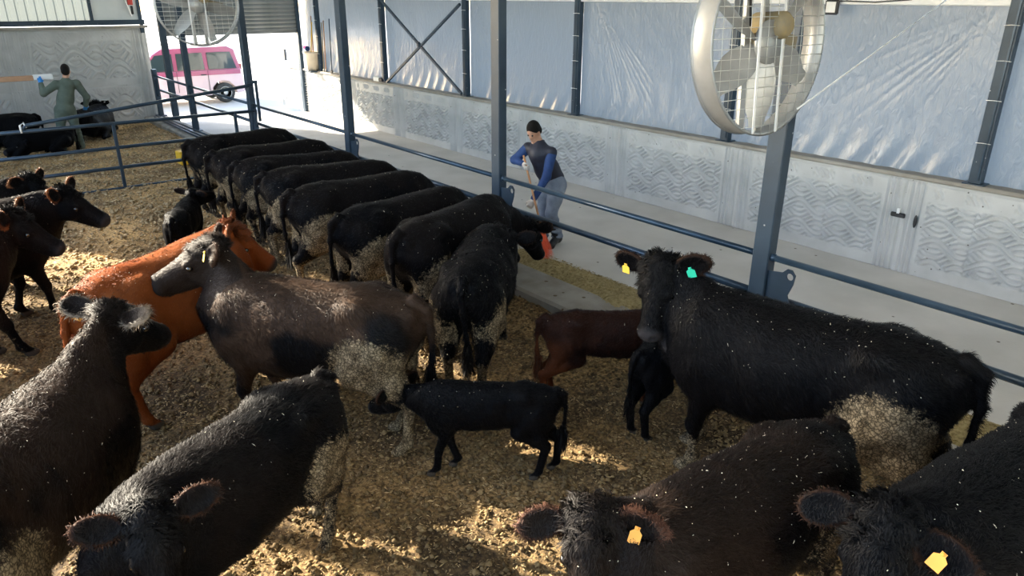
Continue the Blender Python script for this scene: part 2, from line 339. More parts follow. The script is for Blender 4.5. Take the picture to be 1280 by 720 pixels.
def chips(name,n,box,size,z,mat_,seed,flat=.35,lump=False,parent=None,zf=None):
    r=np.random.default_rng(seed); X=r.uniform(box[0],box[1],n); Y=box[2]+(box[3]-box[2])*r.uniform(0,1,n)**1.25
    Z=(zf or bedh)(X,Y)+z; s_=size*(.45+r.random(n)**2*1.5)
    if lump: T=np.array([[1,0,0],[0,1,0],[-1,0,0],[0,-1,0],[0,0,.8],[0,0,-.6]],float); Fq=np.array([[0,1,4],[1,2,4],[2,3,4],[3,0,4],[1,0,5],[2,1,5],[3,2,5],[0,3,5]])
    else: T=np.array([[-1.6,-.3,0],[-.5,-.35,.35],[-.5,.35,.35],[.6,-.35,.3],[.6,.35,.3],[1.7,0,-.1]],float); Fq=np.array([[0,1,2],[1,3,4],[1,4,2],[3,5,4]])
    m=len(T); a=r.uniform(0,2*PI,n); tl=r.normal(0,flat,n); V=np.repeat(T[None],n,0)*(1+.35*r.standard_normal((n,m,1)).clip(-1,1))*s_[:,None,None]
    c,s1=np.cos(tl)[:,None],np.sin(tl)[:,None]; y=V[:,:,1]*c-V[:,:,2]*s1; z_=V[:,:,1]*s1+V[:,:,2]*c; ca,sa=np.cos(a)[:,None],np.sin(a)[:,None]
    V=np.stack([V[:,:,0]*ca-y*sa+X[:,None],V[:,:,0]*sa+y*ca+Y[:,None],z_+Z[:,None]],-1).reshape(-1,3)
    Q=(Fq[None]+np.arange(n)[:,None,None]*m).reshape(-1,3); return tag(link(name,npmesh(name,V,Q,lump),mat_,parent),kind='stuff')
chips('bedding_clods',42000,(-1.6,4.75,.3,9.5),.013,.012,M['clod'],3,.3,True,parent=b)
chips('bedding_chips',60000,(-1.6,4.75,.3,9.5),.0062,.012,M['chip'],4,.6,parent=b)
chips('bedding_clods',9000,(-.5,4.75,9.5,21.2),.022,.015,M['clod2'],5,.3,True,parent=b2)
chips('bedding_chips',9000,(-.5,4.75,9.5,21.2),.014,.02,M['chip2'],6,.6,parent=b2)
# feed along the curb
def feedh(X,Y):
    c=5.55+.1*noise(Y*.8,0,0,5); wd=.42+.12*noise(Y*.6,3,0,6)+.12*(Y<3); ext=np.clip((7.2-Y)/.8,0,1)*np.clip((Y-3.4)/.5,0,1)+np.clip((2.1-Y)/.3,0,1)*.9+.35*np.clip((Y-7.2)/.6,0,1)*np.clip((12-Y),0,1)
    t=np.clip(1-np.abs((X-c)/wd),0,1); return np.minimum(ext,1)*(.13*t**.7*(1+.3*noise(X*9,Y*9,0,8)))+.006*noise(X*40,Y*40,0,9)*(t>0)-.012
fp=heightgrid('silage_pile',5.2,6.2,.2,12.,.03,feedh,M['feed'],None,'stuff'); tag(fp,'long low heap of brown chopped silage swept along the fence on the aisle side','feed')
r_=np.random.default_rng(9)
o=chips('silage_crumbs',14000,(5.25,5.98,.2,7.2),.009,.006,M['feed'],10,.6,zf=lambda X,Y:np.maximum(feedh(X,Y),0),parent=fp)
# pattern-cast wall panels (height field facing +n)
def panelmesh(name,w_,h_,step=.013,border=.22,nb=4,rows=17):
    xs=np.linspace(-w_/2+.008,w_/2-.008,int(w_/step)); zs=np.linspace(0,h_,int(h_/step)); X,Z=np.meshgrid(xs,zs,indexing='ij')
    u=(X+w_/2)/w_; inn=(np.abs(X)<w_/2-border-.05)&(Z>h_*.14)&(Z<h_*.80)
    ph=2*PI*X/(w_/nb); v=Z/h_*rows*2*PI
    a=v+6.5*np.sin(ph); b_=v-6.5*np.sin(ph); sel=np.cos(a/4)*np.cos(ph/2+.4)>0
    ridge=lambda q:np.clip(1.6*np.cos(q),-1,1)
    hgt=np.where(inn,.022*ridge(np.where(sel,a,b_)),0)
    fl=(np.abs(X)>w_/2-border)&(np.abs(X)<w_/2-.05); hgt=np.where(fl,.015*np.clip(1.8*np.cos(2*PI*X/.055),-1,1),hgt)
    band=(Z>h_*.85)&(Z<h_*.95)&(np.abs(X)<w_/2-border-.1)&(np.sin(2*PI*X/.5)>-.1); hgt=np.where(band,.010*np.clip(1.8*np.sin(2*PI*(X*14+Z*10)),-1,1),hgt)
    edge=np.minimum(w_/2-np.abs(X),np.minimum(Z+.03,h_-Z)); hgt=hgt-.02*(edge<.018)
    Y=-(hgt)
    V=np.stack([X,Y,Z],-1).reshape(-1,3); i=np.arange(X.size).reshape(X.shape); Q=np.stack([i[:-1,:-1],i[1:,:-1],i[1:,1:],i[:-1,1:]],-1).reshape(-1,4)
    return npmesh(name,V,Q)      # faces -Y
st=MB(); st.box((WX+.21,7.25,.59),(.36,28.5,1.16)); wr=struct(st.build('wall_right',M['wallc']),'low concrete wall with cast wave pattern along the aisle')
st=MB(); st.box((WX+.17,7.25,1.175),(.42,28.5,.05),bev=.012); st.build('ledge',M['ledge'],wr)
pm=panelmesh('panel',2.32,1.13); 
for k in range(9):
    y=3.6+2.32*(k-1)+1.16
    o=link('panel',pm,M['wallc'],wr,(WX+.012,y,.005)); o.rotation_euler=(0,0,-PI/2)
# end wall left of the door
we=MB(); we.box((1.5,EY+.16,1.16),(7.4,.28,2.32)); we=struct(we.build('wall_far',M['wallc']),'concrete end wall with cast wave pattern behind the far pen')
pl=panelmesh('panel',2.9,.92,.022,.3,3,5); pu=panelmesh('panel',2.9,1.36,.022,.3,3,8)
for k,x in enumerate((3.7,.8,-2.1)):
    if x<-1: x=-2.1+.7; 
    for me,z in ((pl,.0),(pu,.94)):
        if k==2: continue
        link('panel',me,M['wallc'],we,(x,EY+.01,z))
st=MB(); st.box((1.5,EY+.1,2.35),(7.5,.42,.06),bev=.01); st.build('ledge',M['ledge'],we)
# ribbed cladding above the end wall
def ribbed(x0,x1,z0,z1,pitch,amp,fn):
    V=[];F_=[];x=x0;k=0
    xs=[]
    while x<x1: xs+= [(x,0),(x+pitch*.55,0),(x+pitch*.65,amp),(x+pitch*.9,amp)]; x+=pitch
    for (a,d) in xs: V+=[fn(a,d,z0),fn(a,d,z1)]
    F_=[(2*i,2*i+2,2*i+3,2*i+1) for i in range(len(xs)-1)]
    m=MB(); m.add(V,F_); return m
for k,(a,b_) in enumerate(((-2.2,.9),(.94,4.0))):
    ribbed(a,b_,2.5,6.2,.2,.03,lambda x,d,z:(x,EY+.02-d,z)).build('cladding_sheet',M['fibre'],we)
st=MB(); st.beam((-2.2,EY-.03,2.46),(5.2,EY-.03,2.46),.07,.12); st.build('rail_beam',M['steel'],we)
st=MB(); st.box((4.56,EY,3.4),(1.06,.05,1.85)); st.build('flat_sheet',M['sheet'],we)
st=MB(); st.box((4.6,EY,5.3),(1.5,.05,1.9)); st.build('flat_sheet',M['sheet'],we)
st=MB(); st.box((4.0,EY-.06,4.4),(.07,.07,3.8)); st.box((5.12,EY-.02,3.2),(.08,.08,2.0)); st.build('cladding_post',M['steel'],we)
# door: roller shutter half open
dr=MB(); 
for sx,wd in ((FX+.12,.14),(WX-.02,.10)): dr.box((sx,DY,2.1),(wd,.16,4.2),bev=.008)
dr=struct(dr.build('door_1',M['steel']),'dark steel frame of the wide doorway with roller shutter'); 
z=2.2; kk=0
sm_=MB(); sm_.beam((0,0,0),(3.58,0,0),.012,.105,bev=.005); 
slv=MB(); n=6
pf=[(-.0,0),(-.018,.02),(-.022,.05),(-.014,.085),(0,.103)]
for (dy,dz) in pf: slv.v+= [(FX+.17,DY+dy,dz),(WX-.05,DY+dy,dz)]
slv.f=[(2*i,2*i+1,2*i+3,2*i+2) for i in range(4)]; slv.s=[True]*4; slm=slv.mesh('slat')
while z<4.2: link('slat',slm,M['shutter'],dr,(0,0,z)); z+=.1
st=MB(); st.box(((FX+WX)/2,DY,2.18),(3.55,.05,.06)); st.build('bottom_bar',M['shutter'],dr)
st=MB(); st.box((7.1,DY+.05,5.1),(4.4,.1,1.9)); struct(st.build('wall_over_door',M['sheet']))
# roof, hidden side wall and rear wall (all outside the frame; they shape the daylight)
rf=MB()
def slab(m,P,t=.05): m.prism(P,(0,0,0),(0,0,t))
slab(rf,[(10.5,-7,3.55),(10.5,22,3.55),(3,22,6.3),(3,-7,6.3)]); slab(rf,[(3,-7,6.3),(3,22,6.3),(LX-.0,22,5.25),(LX-.0,-7,5.25)])
struct(rf.build('ceiling',M['sheet']),'pale metal roof of the barn')
st=MB(); st.box((LX-.1,7.25,.5),(.2,28.5,1.0)); struct(st.build('wall_left',M['wallc']),'low side wall of the pen on the sunny side')
st=MB(); st.box((3.5,-7.1,3),(12,.15,6)); struct(st.build('wall_near',M['sheet']),'rear gable wall behind the viewpoint')
st=MB(); st.box((LX-.1,19.4,3.1),(.06,4.6,4.3)); struct(st.build('wall_side_sheet',M['sheet']),'unseen side sheet added to shade the far pen')  # added out of view to keep low sun off the far bedding
st=MB()
for y in (-3.5,1.0,5.5,10.,14.5): st.box((LX-.1,y,3.1),(.12,.14,4.3))
for z in (1.25,1.6,1.95): st.box((LX-.1,5,z),(.05,24,.06))
struct(st.build('wall_side_rail',M['steel']),'unseen posts and rails added to streak the sunlight')  # unseen bars added to break the incoming sun into streaks
# yard
st=MB(); st.add([(-60,-60,-.13),(120,-60,-.13),(120,160,-.13),(-60,160,-.13)],[(0,1,2,3)]); struct(st.build('yard_ground',M['outg']),'sunlit pale yard outside the barn'); 
# side curtain
cols=[2.91,6.2,9.3,12.52,15.85,19.3]
def curtain(y0,y1,seed,corners):
    ys=np.linspace(y0,y1,int((y1-y0)/.016)); zs=np.linspace(1.19,3.06,100); Y,Z=np.meshgrid(ys,zs,indexing='ij')
    d=.05*np.sin(PI*(Y-y0)/(y1-y0))*np.sin(PI*(Z-1.19)/1.87)+.012*fbm(Y*2.2,Z*1.1,seed,4,31)
    for (cy,cz,a0,a1,n,ln) in corners:
        ang=np.arctan2(cz-Z,Y-cy); rad=np.hypot(Y-cy,Z-cz); m=(ang>a0)&(ang<a1); t=np.clip((ang-a0)/(a1-a0),0,1)
        d+=np.where(m,.034*np.sin(t*PI)*(1-np.abs(np.sin(t*PI*n+.35*np.sin(rad*2.3))))**2.2*(.5+.5*noise(t*n,rad*1.5,0,77))*np.clip(rad/.35,0,1)*np.exp(-(rad/ln)**2),0)
    low=np.exp(-((Z-1.19)/.35)**2); d+=low*.02*np.sin(Y*19+2*np.sin(Z*5)+seed)*(.5+.5*noise(Y*1.3,0,seed,3))
    V=np.stack([WX+.16+d,Y,Z],-1).reshape(-1,3); i=np.arange(Y.size).reshape(Y.shape); Q=np.stack([i[:-1,:-1],i[:-1,1:],i[1:,1:],i[1:,:-1]],-1).reshape(-1,4)
    return npmesh('plastic_curtain',V,Q)
bays=[(-6.9,-.4,1,[]),(-.4,2.91,2,[(2.8,3.0,PI*.5,PI*.85,14,1.3)]),(2.91,6.2,3,[(3.05,3.05,.3,1.2,12,1.2),(6.1,3.05,PI*.55,PI*.8,10,1.0)]),(6.2,9.3,4,[(9.0,3.1,PI*.52,PI*.82,18,1.35),(6.3,3.05,.3,1.3,9,.9)]),
 (9.3,12.52,5,[(12.4,3.1,PI*.52,PI*.8,16,1.2),(9.5,3.05,.7,1.3,9,.7)]),(12.52,15.85,6,[(14.8,3.05,PI*.3,PI*.8,14,1.1),(15.6,1.2,-1,-.1,8,1)]),(15.85,20.3,7,[])]
names=['nearest bay at the right edge', 'bay right of the rightmost post', 'bay right of the big fan', 'bay with fanned creases beside the fan', 'bay behind the man sweeping', 'bay behind the cross brace', 'last bay by the doorway']
for (a,b_,sd,cs),nm in zip(bays,names):
    o=link('plastic_curtain',curtain(a+.01,b_-.01,sd,cs),M['film']); tag(o,'bluish plastic curtain above the aisle wall, '+nm,'curtain','plastic curtains above the aisle wall')
st=MB(); st.beam((WX+.08,-7,3.075),(WX+.08,20.3,3.075),.09,.10,up=(1,0,0),bev=.01); struct(st.build('trim_1',M['white']),'white rail along the top of the plastic curtain')
where=['rightmost','behind the big fan','between the fan and the man sweeping','at the right end of the cross brace','at the left end of the cross brace','beside the bucket near the doorway']
for y,nm in zip(cols,where):
    t=empty('wall_post',(WX+.06,y,1.2),'dark blue post on the aisle wall, '+nm,'post','posts on the aisle wall')
    st=MB(); st.box((0,0,1.0),(.10,.13,1.98),bev=.006); st.build('post_shaft',M['steel'],t)
    st=MB(); st.box((-.055,-.03,1.0),(.012,.02,1.9)); st.build('seam_strip',M['pipe'],t)
    st=MB(); st.box((0,0,.006),(.18,.22,.012)); st.build('base_plate',M['steel'],t)
    for zz in (.45,.9,1.3,1.65): MB().tube([(-.056,-.075,zz),(-.062,0,zz+.004),(-.056,.075,zz)],.004,5).build('cable_tie',M['white'],t)
t=empty('cross_brace',(WX+.0,14.18,2.1),'dark steel X brace between two wall posts','brace')
for s_ in (1,-1): MB().beam((0,-1.56,-.86*s_),(0,1.56,.92*s_),.04,.05).build('brace_bar',M['steel'],t)
MB().lathe((-.03,0,.03),[(0,0),(.06,0),(.06,.03),(0,.03)],(1,0,0),12).build('hub_plate',M['steel'],t)
# ---------------------------------------------------------------- columns and pipe fence
def plate(parent,y0):
    """ear shaped latch plate in the X=const plane, real holes"""
    hole=[(.20,.36,.030),(.19,.08,.026)]; m=MB()
    out=[(0,-.02),(.12,-.02),(.20,.0),(.235,.06),(.225,.13),(.20,.20),(.235,.30),(.245,.38),(.21,.42),(.17,.42),(.13,.38),(.0,.36)]
    import bmesh
    bm=bmesh.new(); 
    def ring(p): 
        v=[bm.verts.new((0,-a,b)) for a,b in p]; return [bm.edges.new((v[i],v[(i+1)%len(v)])) for i in range(len(v))]
    E_=ring(out)
    for hx1,hz1,r in hole: E_+=ring([(hx1+r*math.cos(2*PI*k/12),hz1+r*math.sin(2*PI*k/12)) for k in range(12)])
    bmesh.ops.triangle_fill(bm,use_beauty=True,use_dissolve=False,edges=E_)
    g=bmesh.ops.extrude_face_region(bm,geom=bm.faces[:]); bmesh.ops.translate(bm,verts=[e for e in g['geom'] if isinstance(e,bmesh.types.BMVert)],vec=(.014,0,0))
    bmesh.ops.recalc_face_normals(bm,faces=bm.faces[:]); me=bpy.data.meshes.new('latch_plate'); bm.to_mesh(me); bm.free()
    o=link('latch_plate',me,M['steel'],parent,(-.03,y0,.56)); 
    return o
pcols=[(3.1,'nearest, right of the big black cow head'),(6.65,'in the middle, beside the man sweeping'),(10.4,'third from the near end, behind the row of cattle'),(14.5,'at the hinge of the cross gate'),(18.4,'far, in front of the parked van'),(21.35,'last, against the concrete end wall'),(-.6,'behind the viewpoint')]
for y,nm in pcols[:6]:
    last=y>21; t=empty('fence_column',(FX,y,.1),'blue grey square steel column of the pipe fence, '+nm,'column','columns of the pipe fence')
    hh=1.2 if last else 5.1
    MB().box((0,0,hh/2),(.115,.15,hh),bev=.008).build('shaft',M['steel'],t)
    if not last:
        MB().box((.066,.0,2.5),(.02,.05,5.0)).build('flange_strip',M['pipe'],t)
    plate(t,-.07)
    MB().box((0,0,.01),(.24,.26,.02)).build('base_plate',M['steel'],t)
    MB().sphere((-.0,-.09,1.03),.035,6).build('rail_boss',M['pipe'],t)
ft=empty('pipe_fence',(FX,10,.1),'long two-rail blue steel pipe fence between cattle and aisle','fence')
ys=[-6.5,3.1,6.65,10.4,14.5,18.4,21.3]
for a,b_ in zip(ys[:-1],ys[1:]):
    MB().tube([(0,a+.09-10,1.03),(0,b_-.08-10,1.03)],.027,12).build('upper_rail',M['pipe'],ft)
    MB().tube([(.03,a+.085-10,.68),(.03,b_-.2-10,.68)],.033,12).build('lower_rail',M['pipe'],ft)
# cross gate
g=empty('cross_gate',(3.2,13.8,0),'blue steel four-rail gate across the pens with sloping brace','gate')
gx0,gx1=-3.6,1.85
for z,x1 in ((1.1,1.78),(.70,1.4),(.36,1.4),(-.0,1.4)): MB().tube([(gx0,0,z),(x1,0,z)],.03,10).build('rail',M['pipe'],g)
for x in (-.62,-3.3,1.42): MB().beam((x,.0,-.02),(x,.0,1.12),.06,.05,bev=.006).build('upright',M['steel'],g)
MB().tube([(-1.9,-.02,1.13),(-1.86,-.02,1.19),(1.8,-.02,1.57)],.03,10).build('sloping_rail',M['pipe'],g)
MB().tube([(-1.93,-.02,1.08),(-1.93,-.03,1.2),(-1.88,-.03,1.24),(-1.85,-.03,1.16)],.016,8).build('white_loop',M['white'],g)
for x in (1.74,1.88): MB().beam((x,0,.9),(x,0,1.62),.045,.045,bev=.005).build('latch_upright',M['steel'],g)
MB().box((1.81,0,1.62),(.19,.05,.05)).build('latch_cap',M['steel'],g)
# loose pipes along the far curb
for k,(x,nm) in enumerate(((5.15,'outer'),(5.0,'middle'),(4.88,'inner'))):
    o=MB().tube([(x,15.6,.135+.0*k),(x+.03*k,21.0,.135)],.022,8).build('loose_pipe',M['pipe']); tag(o,nm+' of three steel pipes lying on the far end of the curb','pipe','pipes lying on the far curb')
# ---------------------------------------------------------------- cattle
def unit(v): v=np.asarray(v,float); return v/np.linalg.norm(v)
def smooth(a,b,x): t=np.clip((x-a)/(b-a),0,1); return t*t*(3-2*t)
STX=np.array([-.92,-.86,-.78,-.66,-.45,-.15,.15,.42,.62,.80,.93,1.0])
STC=np.array([1.03,1.02,1.00,.98,.955,.90,.885,.895,.93,.96,.97,.97])
STH=np.array([.05,.15,.24,.295,.34,.375,.39,.395,.355,.27,.14,.04])
STW=np.array([.05,.14,.20,.25,.275,.325,.34,.30,.25,.19,.10,.03])
COLS={'black':((.0034,.0035,.0043),(.028,.018,.013)),'brownblack':((.0045,.004,.004),(.040,.023,.015)),'rust':((.19,.046,.011),(.26,.085,.028)),'darkred':((.010,.0045,.0035),(.085,.028,.012)),'greyblack':((.006,.006,.0068),(.048,.029,.019))}
def cow(name,label,pos,head,s=1.,poll=None,face=(0,-20),roll=0,color='black',brown=0.,mud=.5,feet=(0,0,0,0),vox=.018,hairs=9000,hlen=.022,flecks=50,
        tags=(),calf=False,lie=False,cat='cow',group=None,tail=0.,earup=0.,eardir=None,seed=1,z0=0.,lmud=.5,hsc=1.,earn=(.78,.1,.62),rimc=(.06,.03,.018),rimh=1.):
    ch,sh=math.cos(math.radians(head)),math.sin(math.radians(head))
    def tol(p): dx,dy=p[0]-pos[0],p[1]-pos[1]; return np.array([dx*ch+dy*sh,-dx*sh+dy*ch,p[2]-z0])/s
    drop=-.50 if lie else 0.
    if poll is None: pl=np.array([1.44,0.,.86])
    else: pl=tol(poll)
    fa=math.radians(face[0]-head if poll is not None else face[0]); fp=math.radians(face[1])
    hf=np.array([math.cos(fa)*math.cos(fp),math.sin(fa)*math.cos(fp),math.sin(fp)]); hl=np.array([-math.sin(fa),math.cos(fa),0.]); hu=np.cross(hf,hl)
    rr=math.radians(roll); hl,hu=hl*math.cos(rr)+hu*math.sin(rr),hu*math.cos(rr)-hl*math.sin(rr)
    HR=np.array([hf,hl,hu]); hs=(1.2 if calf else 1.)*hsc
    Hd=lambda x,y,z:pl+(hf*x+hl*y+hu*z)*hs
    dep=.80 if calf else 1.; wid=.72 if calf else 1.; leg=1.25 if calf else 1.
    top=STC+STH; hh=STH*dep; cc=top-hh+drop; ww=STW*wid
    nose=Hd(.55,0,-.1); lo=np.minimum([-1.12,-.45,-.06],np.minimum(nose,pl)-.33); hi=np.maximum([1.12,.45,1.42],np.maximum(nose,pl)+.33); lo[2]=max(lo[2],-.06)
    v=Vol(lo,hi,vox/s)
    # torso
    w_=v.win((-.95,-.42,cc.min()-.45),(1.02,.42,1.36),.06); x,y,z=v.pts(w_)
    xf=x.ravel(); c_=np.interp(xf,STX,cc)[:,None,None]; h_=np.interp(xf,STX,hh)[:,None,None]; q_=np.interp(xf,STX,ww)[:,None,None]
    zz=(z-c_)/h_; tw=q_*(1-.18*np.clip(zz,0,1)**2)
    k0=(np.abs(y/tw)**2.3+np.abs(zz)**2.3)**(1/2.3); d=(k0-1)*np.minimum(h_,q_)*.9
    d=np.where((x<STX[0])|(x>STX[-1]),np.maximum(d,.05),d); v.comb(w_,d.astype(np.float32),.05)
    T=np.array([0,0,drop])
    for sy in (1,-1):
        v.ell((.55,.19*sy*wid,.86+drop),(.19,.09*wid,.27),k=.10); v.ell((-.60,.165*sy*wid,.90+drop),(.23,.12*wid,.28*dep),k=.10)
        v.ell((-.46,.205*sy*wid,1.185+drop),(.08,.045,.045),k=.11); v.ell((-.82,.10*sy*wid,1.14+drop),(.06,.045,.06),k=.05); v.ell((-.26,.40*sy*wid,1.05+drop),(.12,.07,.13),k=.10,op='s')
    # neck
    wf=.62
    side=unit(np.cross(unit(pl-np.array([.6,0,.9])),[0,0,1]) if abs(unit(pl-np.array([.6,0,.9]))[2])<.95 else [0,1,0])
    nb=np.array([.66,0,.95+drop]); ne=Hd(.04,0,-.13); md=(nb+ne)/2+np.array([0,0,.03])
    kk=.82 if calf else 1.
    v.chain([nb,md,ne],[.25*kk,.175*kk,.125*kk],.09,side,wf)
    wt=np.array([.56,0,1.13+drop]); v.chain([wt,(wt+Hd(-.02,0,-.09))/2-np.array([0,0,.015]),Hd(-.0,0,-.09)],[.10,.09,.08],.08,side,.7)
    # dewlap
    if not calf: v.chain([np.array([.80,0,.74+drop]),md+np.array([0,0,-.16])],[.09,.05],.08,side,.5)
    E=lambda c,r,k=.03,op='u':v.ell(Hd(*c),np.array(r)*hs,HR,k,op)
    E((.07,0,-.09),(.13,.108,.105)); E((.0,0,-.03),(.055,.07,.045),.05); E((.15,0,-.085),(.14,.112,.088)); v.cone(Hd(.16,0,-.105),Hd(.43,0,-.125),.104*hs,.078*hs,.03,hl,.9); E((.45,0,-.13),(.066,.088,.074))
    v.cone(Hd(.14,0,-.19),Hd(.41,0,-.178),.090*hs,.056*hs,.03,hl,.78)
    for sy in (1,-1):
        E((.12,.068*sy,-.17),(.115,.044,.10)); E((.19,.098*sy,-.062),(.05,.026,.03),.02); E((.21,.128*sy,-.09),(.028,.02,.02),.01,'s')
        E((.512,.04*sy,-.105),(.018,.014,.02),.01,'s'); E((.46,.088*sy,-.175),(.05,.012,.006),.01,'s')
        # ear
        e0=np.array([.02,.105*sy,-.045]); dr=unit(np.array([-.22,sy,.05+earup])) if eardir is None else unit(np.array([eardir[0],sy,eardir[1]]))
        nn0=np.array([earn[0],earn[1]*sy,earn[2]]); en=unit(nn0-dr*np.dot(nn0,dr)); ew=np.cross(en,dr); Rl=np.array([dr,ew,en])@HR
        cE=Hd(*(e0+dr*.125)); v.cone(Hd(*e0),Hd(*(e0+dr*.06)),.035*hs,.035*hs,.03)
        v.ell(cE,np.array([.125,.078,.024])*hs,Rl,.02)
        fdir=en
        cC=e0+dr*.125+fdir*.022; v.ell(Hd(*cC),np.array([.092,.056,.022])*hs,Rl,.008,'s')
        if sy==1: earL=(e0,dr,fdir,ew)
        else: earR=(e0,dr,fdir,ew)
    # legs
    th=leg*.98
    if not lie:
        for i,sy in ((0,1),(1,-1)):
            dx=feet[i]; y0=.165*sy*wid; el=np.array([.50,y0,.66]); kn=np.array([.56+dx*.45,y0*.95,.36]); fe=np.array([.54+dx*.95,y0*.92,.115]); ho=np.array([.60+dx,y0*.92,.035])
            v.chain([np.array([.52,y0*1.05,.84]),el,kn],[.13*wid**.5,.088*wid**.5,.050],.05); v.ell(kn,(.054,.052,.062),k=.02); v.chain([kn,fe],[.040*th,.036*th],.02); v.ell(fe,(.048,.044,.045),k=.02)
            v.cone(fe,ho,.038,.040,.02)
            for q in (1,-1): v.ell(ho+np.array([.012,.022*q,-.012]),(.062,.026,.036),k=.012)
        for i,sy in ((2,1),(3,-1)):
            dx=feet[i]; y0=.17*sy*wid; stf=np.array([-.42+dx*.2,y0*1.12,.68]); hk=np.array([-.80+dx*.75,y0*.95,.46]); fe=np.array([-.75+dx,y0*.95,.115]); ho=np.array([-.69+dx,y0*.95,.035])
            v.chain([np.array([-.58,y0,.92]),stf],[.17*wid,.125*wid],.07); v.chain([np.array([-.62,y0*1.0,.84]),np.array([-.70+dx*.4,y0,.62]),hk],[.15*wid,.095*wid,.052],.06); v.cone(stf,hk,.115*wid,.05,.05); v.ell(hk+np.array([-.015,0,.02]),(.05,.042,.06),k=.03)
            v.chain([hk,fe],[.046*th,.038*th],.02); v.ell(fe,(.048,.044,.045),k=.02); v.cone(fe,ho,.038,.040,.02)
            for q in (1,-1): v.ell(ho+np.array([.012,.022*q,-.012]),(.062,.026,.036),k=.012)
    else:
        for sy in (1,-1):
            v.chain([np.array([.55,.2*sy,.36]),np.array([.86,.22*sy,.10]),np.array([.52,.24*sy,.06])],[.11,.055,.04],.04)
            v.chain([np.array([-.55,.18*sy,.40]),np.array([-.15,.33*sy,.22]),np.array([-.5,.36*sy,.08]),np.array([-.15,.38*sy,.05])],[.17,.10,.05,.04],.05)
    # tail
    tw_=tail; P=[np.array(q) for q in ((-.84,0,1.22+drop),(-.93,tw_*.1,1.16+drop),(-.955,tw_*.5,.98+drop),(-.95,tw_*.9,.76+drop),(-.93,tw_*1.0,.55+max(drop,-.4)))]
    v.chain(P,[.05,.036,.028,.023,.02],.03); tip=P[-1]
    P_,Q=v.net()
    # fur clumps: displace
    n1=fbm(P_[:,0]*16,P_[:,1]*16,P_[:,2]*10,3,seed+40); 
    t=empty(name,(pos[0],pos[1],z0),label,cat,group,rz=math.radians(head))
    x,y,z=P_.T; hc=(P_-pl)@HR.T/hs; onhead=(hc[:,0]>-.1)&(np.abs(hc[:,1])<.3)&(np.abs(hc[:,2])<.35)&(np.linalg.norm(P_-pl,axis=1)<.75)
    hoof=(z<.055)&(~onhead)&(not lie); ear=np.zeros(len(P_)); rim=np.zeros(len(P_))
    for (e0,dr,fd,ew) in (earL,earR):
        rel=hc-e0; a=rel@dr; bb=rel@ew; cc_=np.abs(rel@np.cross(dr,ew)); m=(a>.03)&(np.sqrt(((a-.125)/.125)**2+(bb/.078)**2+(cc_/.034)**2)<1.25); ear=np.maximum(ear,m); rim=np.maximum(rim,m*smooth(.75,1.0,np.sqrt(((a-.125)/.125)**2+(bb/.078)**2)))
    muz=onhead*smooth(.43,.49,hc[:,0])*(np.abs(hc[:,1])<.105)*(hc[:,2]>-.24)*(hc[:,2]<-.03)*(hc[:,0]<.54)
    cb,c2=[np.array(c) for c in COLS[color]]
    bf=np.clip(brown*smooth(-.12,.25,fbm(x*2.6,y*2.6,z*2.6,4,seed+5)+.30*smooth(.75,1.2,z-drop)+.12*(x>-.1)-.10)*(1-.6*onhead),0,1)
    C=cb[None]*(1-bf[:,None])+c2[None]*bf[:,None]
    if color=='darkred': k_=np.clip(smooth(.70,.42,z)+.7*smooth(-.45,-.75,x)*smooth(1.08,.85,z)+.25*n1,0,1)[:,None]; C=C*(1-k_)+c2*k_
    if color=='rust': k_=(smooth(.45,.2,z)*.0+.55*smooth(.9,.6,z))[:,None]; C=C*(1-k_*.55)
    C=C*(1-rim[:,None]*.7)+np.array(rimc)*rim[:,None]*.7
    C=C*(1-muz[:,None])+np.array([.035,.032,.033])*muz[:,None]
    C[hoof]=(.06,.05,.04)
    g=np.exp(-(((x+.56)/.30)**2+((z-.74-.0*drop)/.29)**2)**1.5)*(np.abs(y)>.07)*1.0*(not lie)
    g2=.62*(z<.62)*smooth(.66,.5,z)*(x<.0)*smooth(.62,.4,z); g3=lmud*smooth(.45,.2,z)*(x>0)
    md_=np.clip(np.maximum(g*1.05,g2)*(.35+.65*mud if mud>.2 else mud),0,.85); md_=np.where(x>0,np.maximum(md_,g3*mud),md_); md_*=(~onhead); md_*=(np.abs(x+.95)>.05)|(z<.6)|(np.abs(y)>.07)
    md_=np.where(md_<.12,0,md_+.06*n1)
    me=npmesh('body',P_*s,Q); nrm=np.zeros(len(P_)*3,np.float32); me.vertices.foreach_get('normal',nrm); nrm=nrm.reshape(-1,3).astype(float)
    amp=(.009 if vox<.016 else .006)*(~onhead*1.+.35*onhead)*(1-ear)*(1-hoof)*(z>.5)+.004*(md_>.4)
    co=P_*s+nrm*(n1*amp+.012*s*(~onhead)*(z>.6)*fbm(P_[:,0]*4.5,P_[:,1]*4.5,P_[:,2]*4.5,2,seed+60))[:,None]; me.vertices.foreach_set('co',co.astype(np.float32).ravel())
    def addattr(mesh,C_,m_):
        a=mesh.attributes.new('Col','FLOAT_COLOR','POINT'); a.data.foreach_set('color',np.c_[C_,np.ones(len(C_))].astype(np.float32).ravel())
        a=mesh.attributes.new('mud','FLOAT','POINT'); a.data.foreach_set('value',m_.astype(np.float32))
    addattr(me,C,md_); me.update(); link('body',me,M['coat'],t)
    # coat hair as fine tapered blades
    r=np.random.default_rng(seed+100)
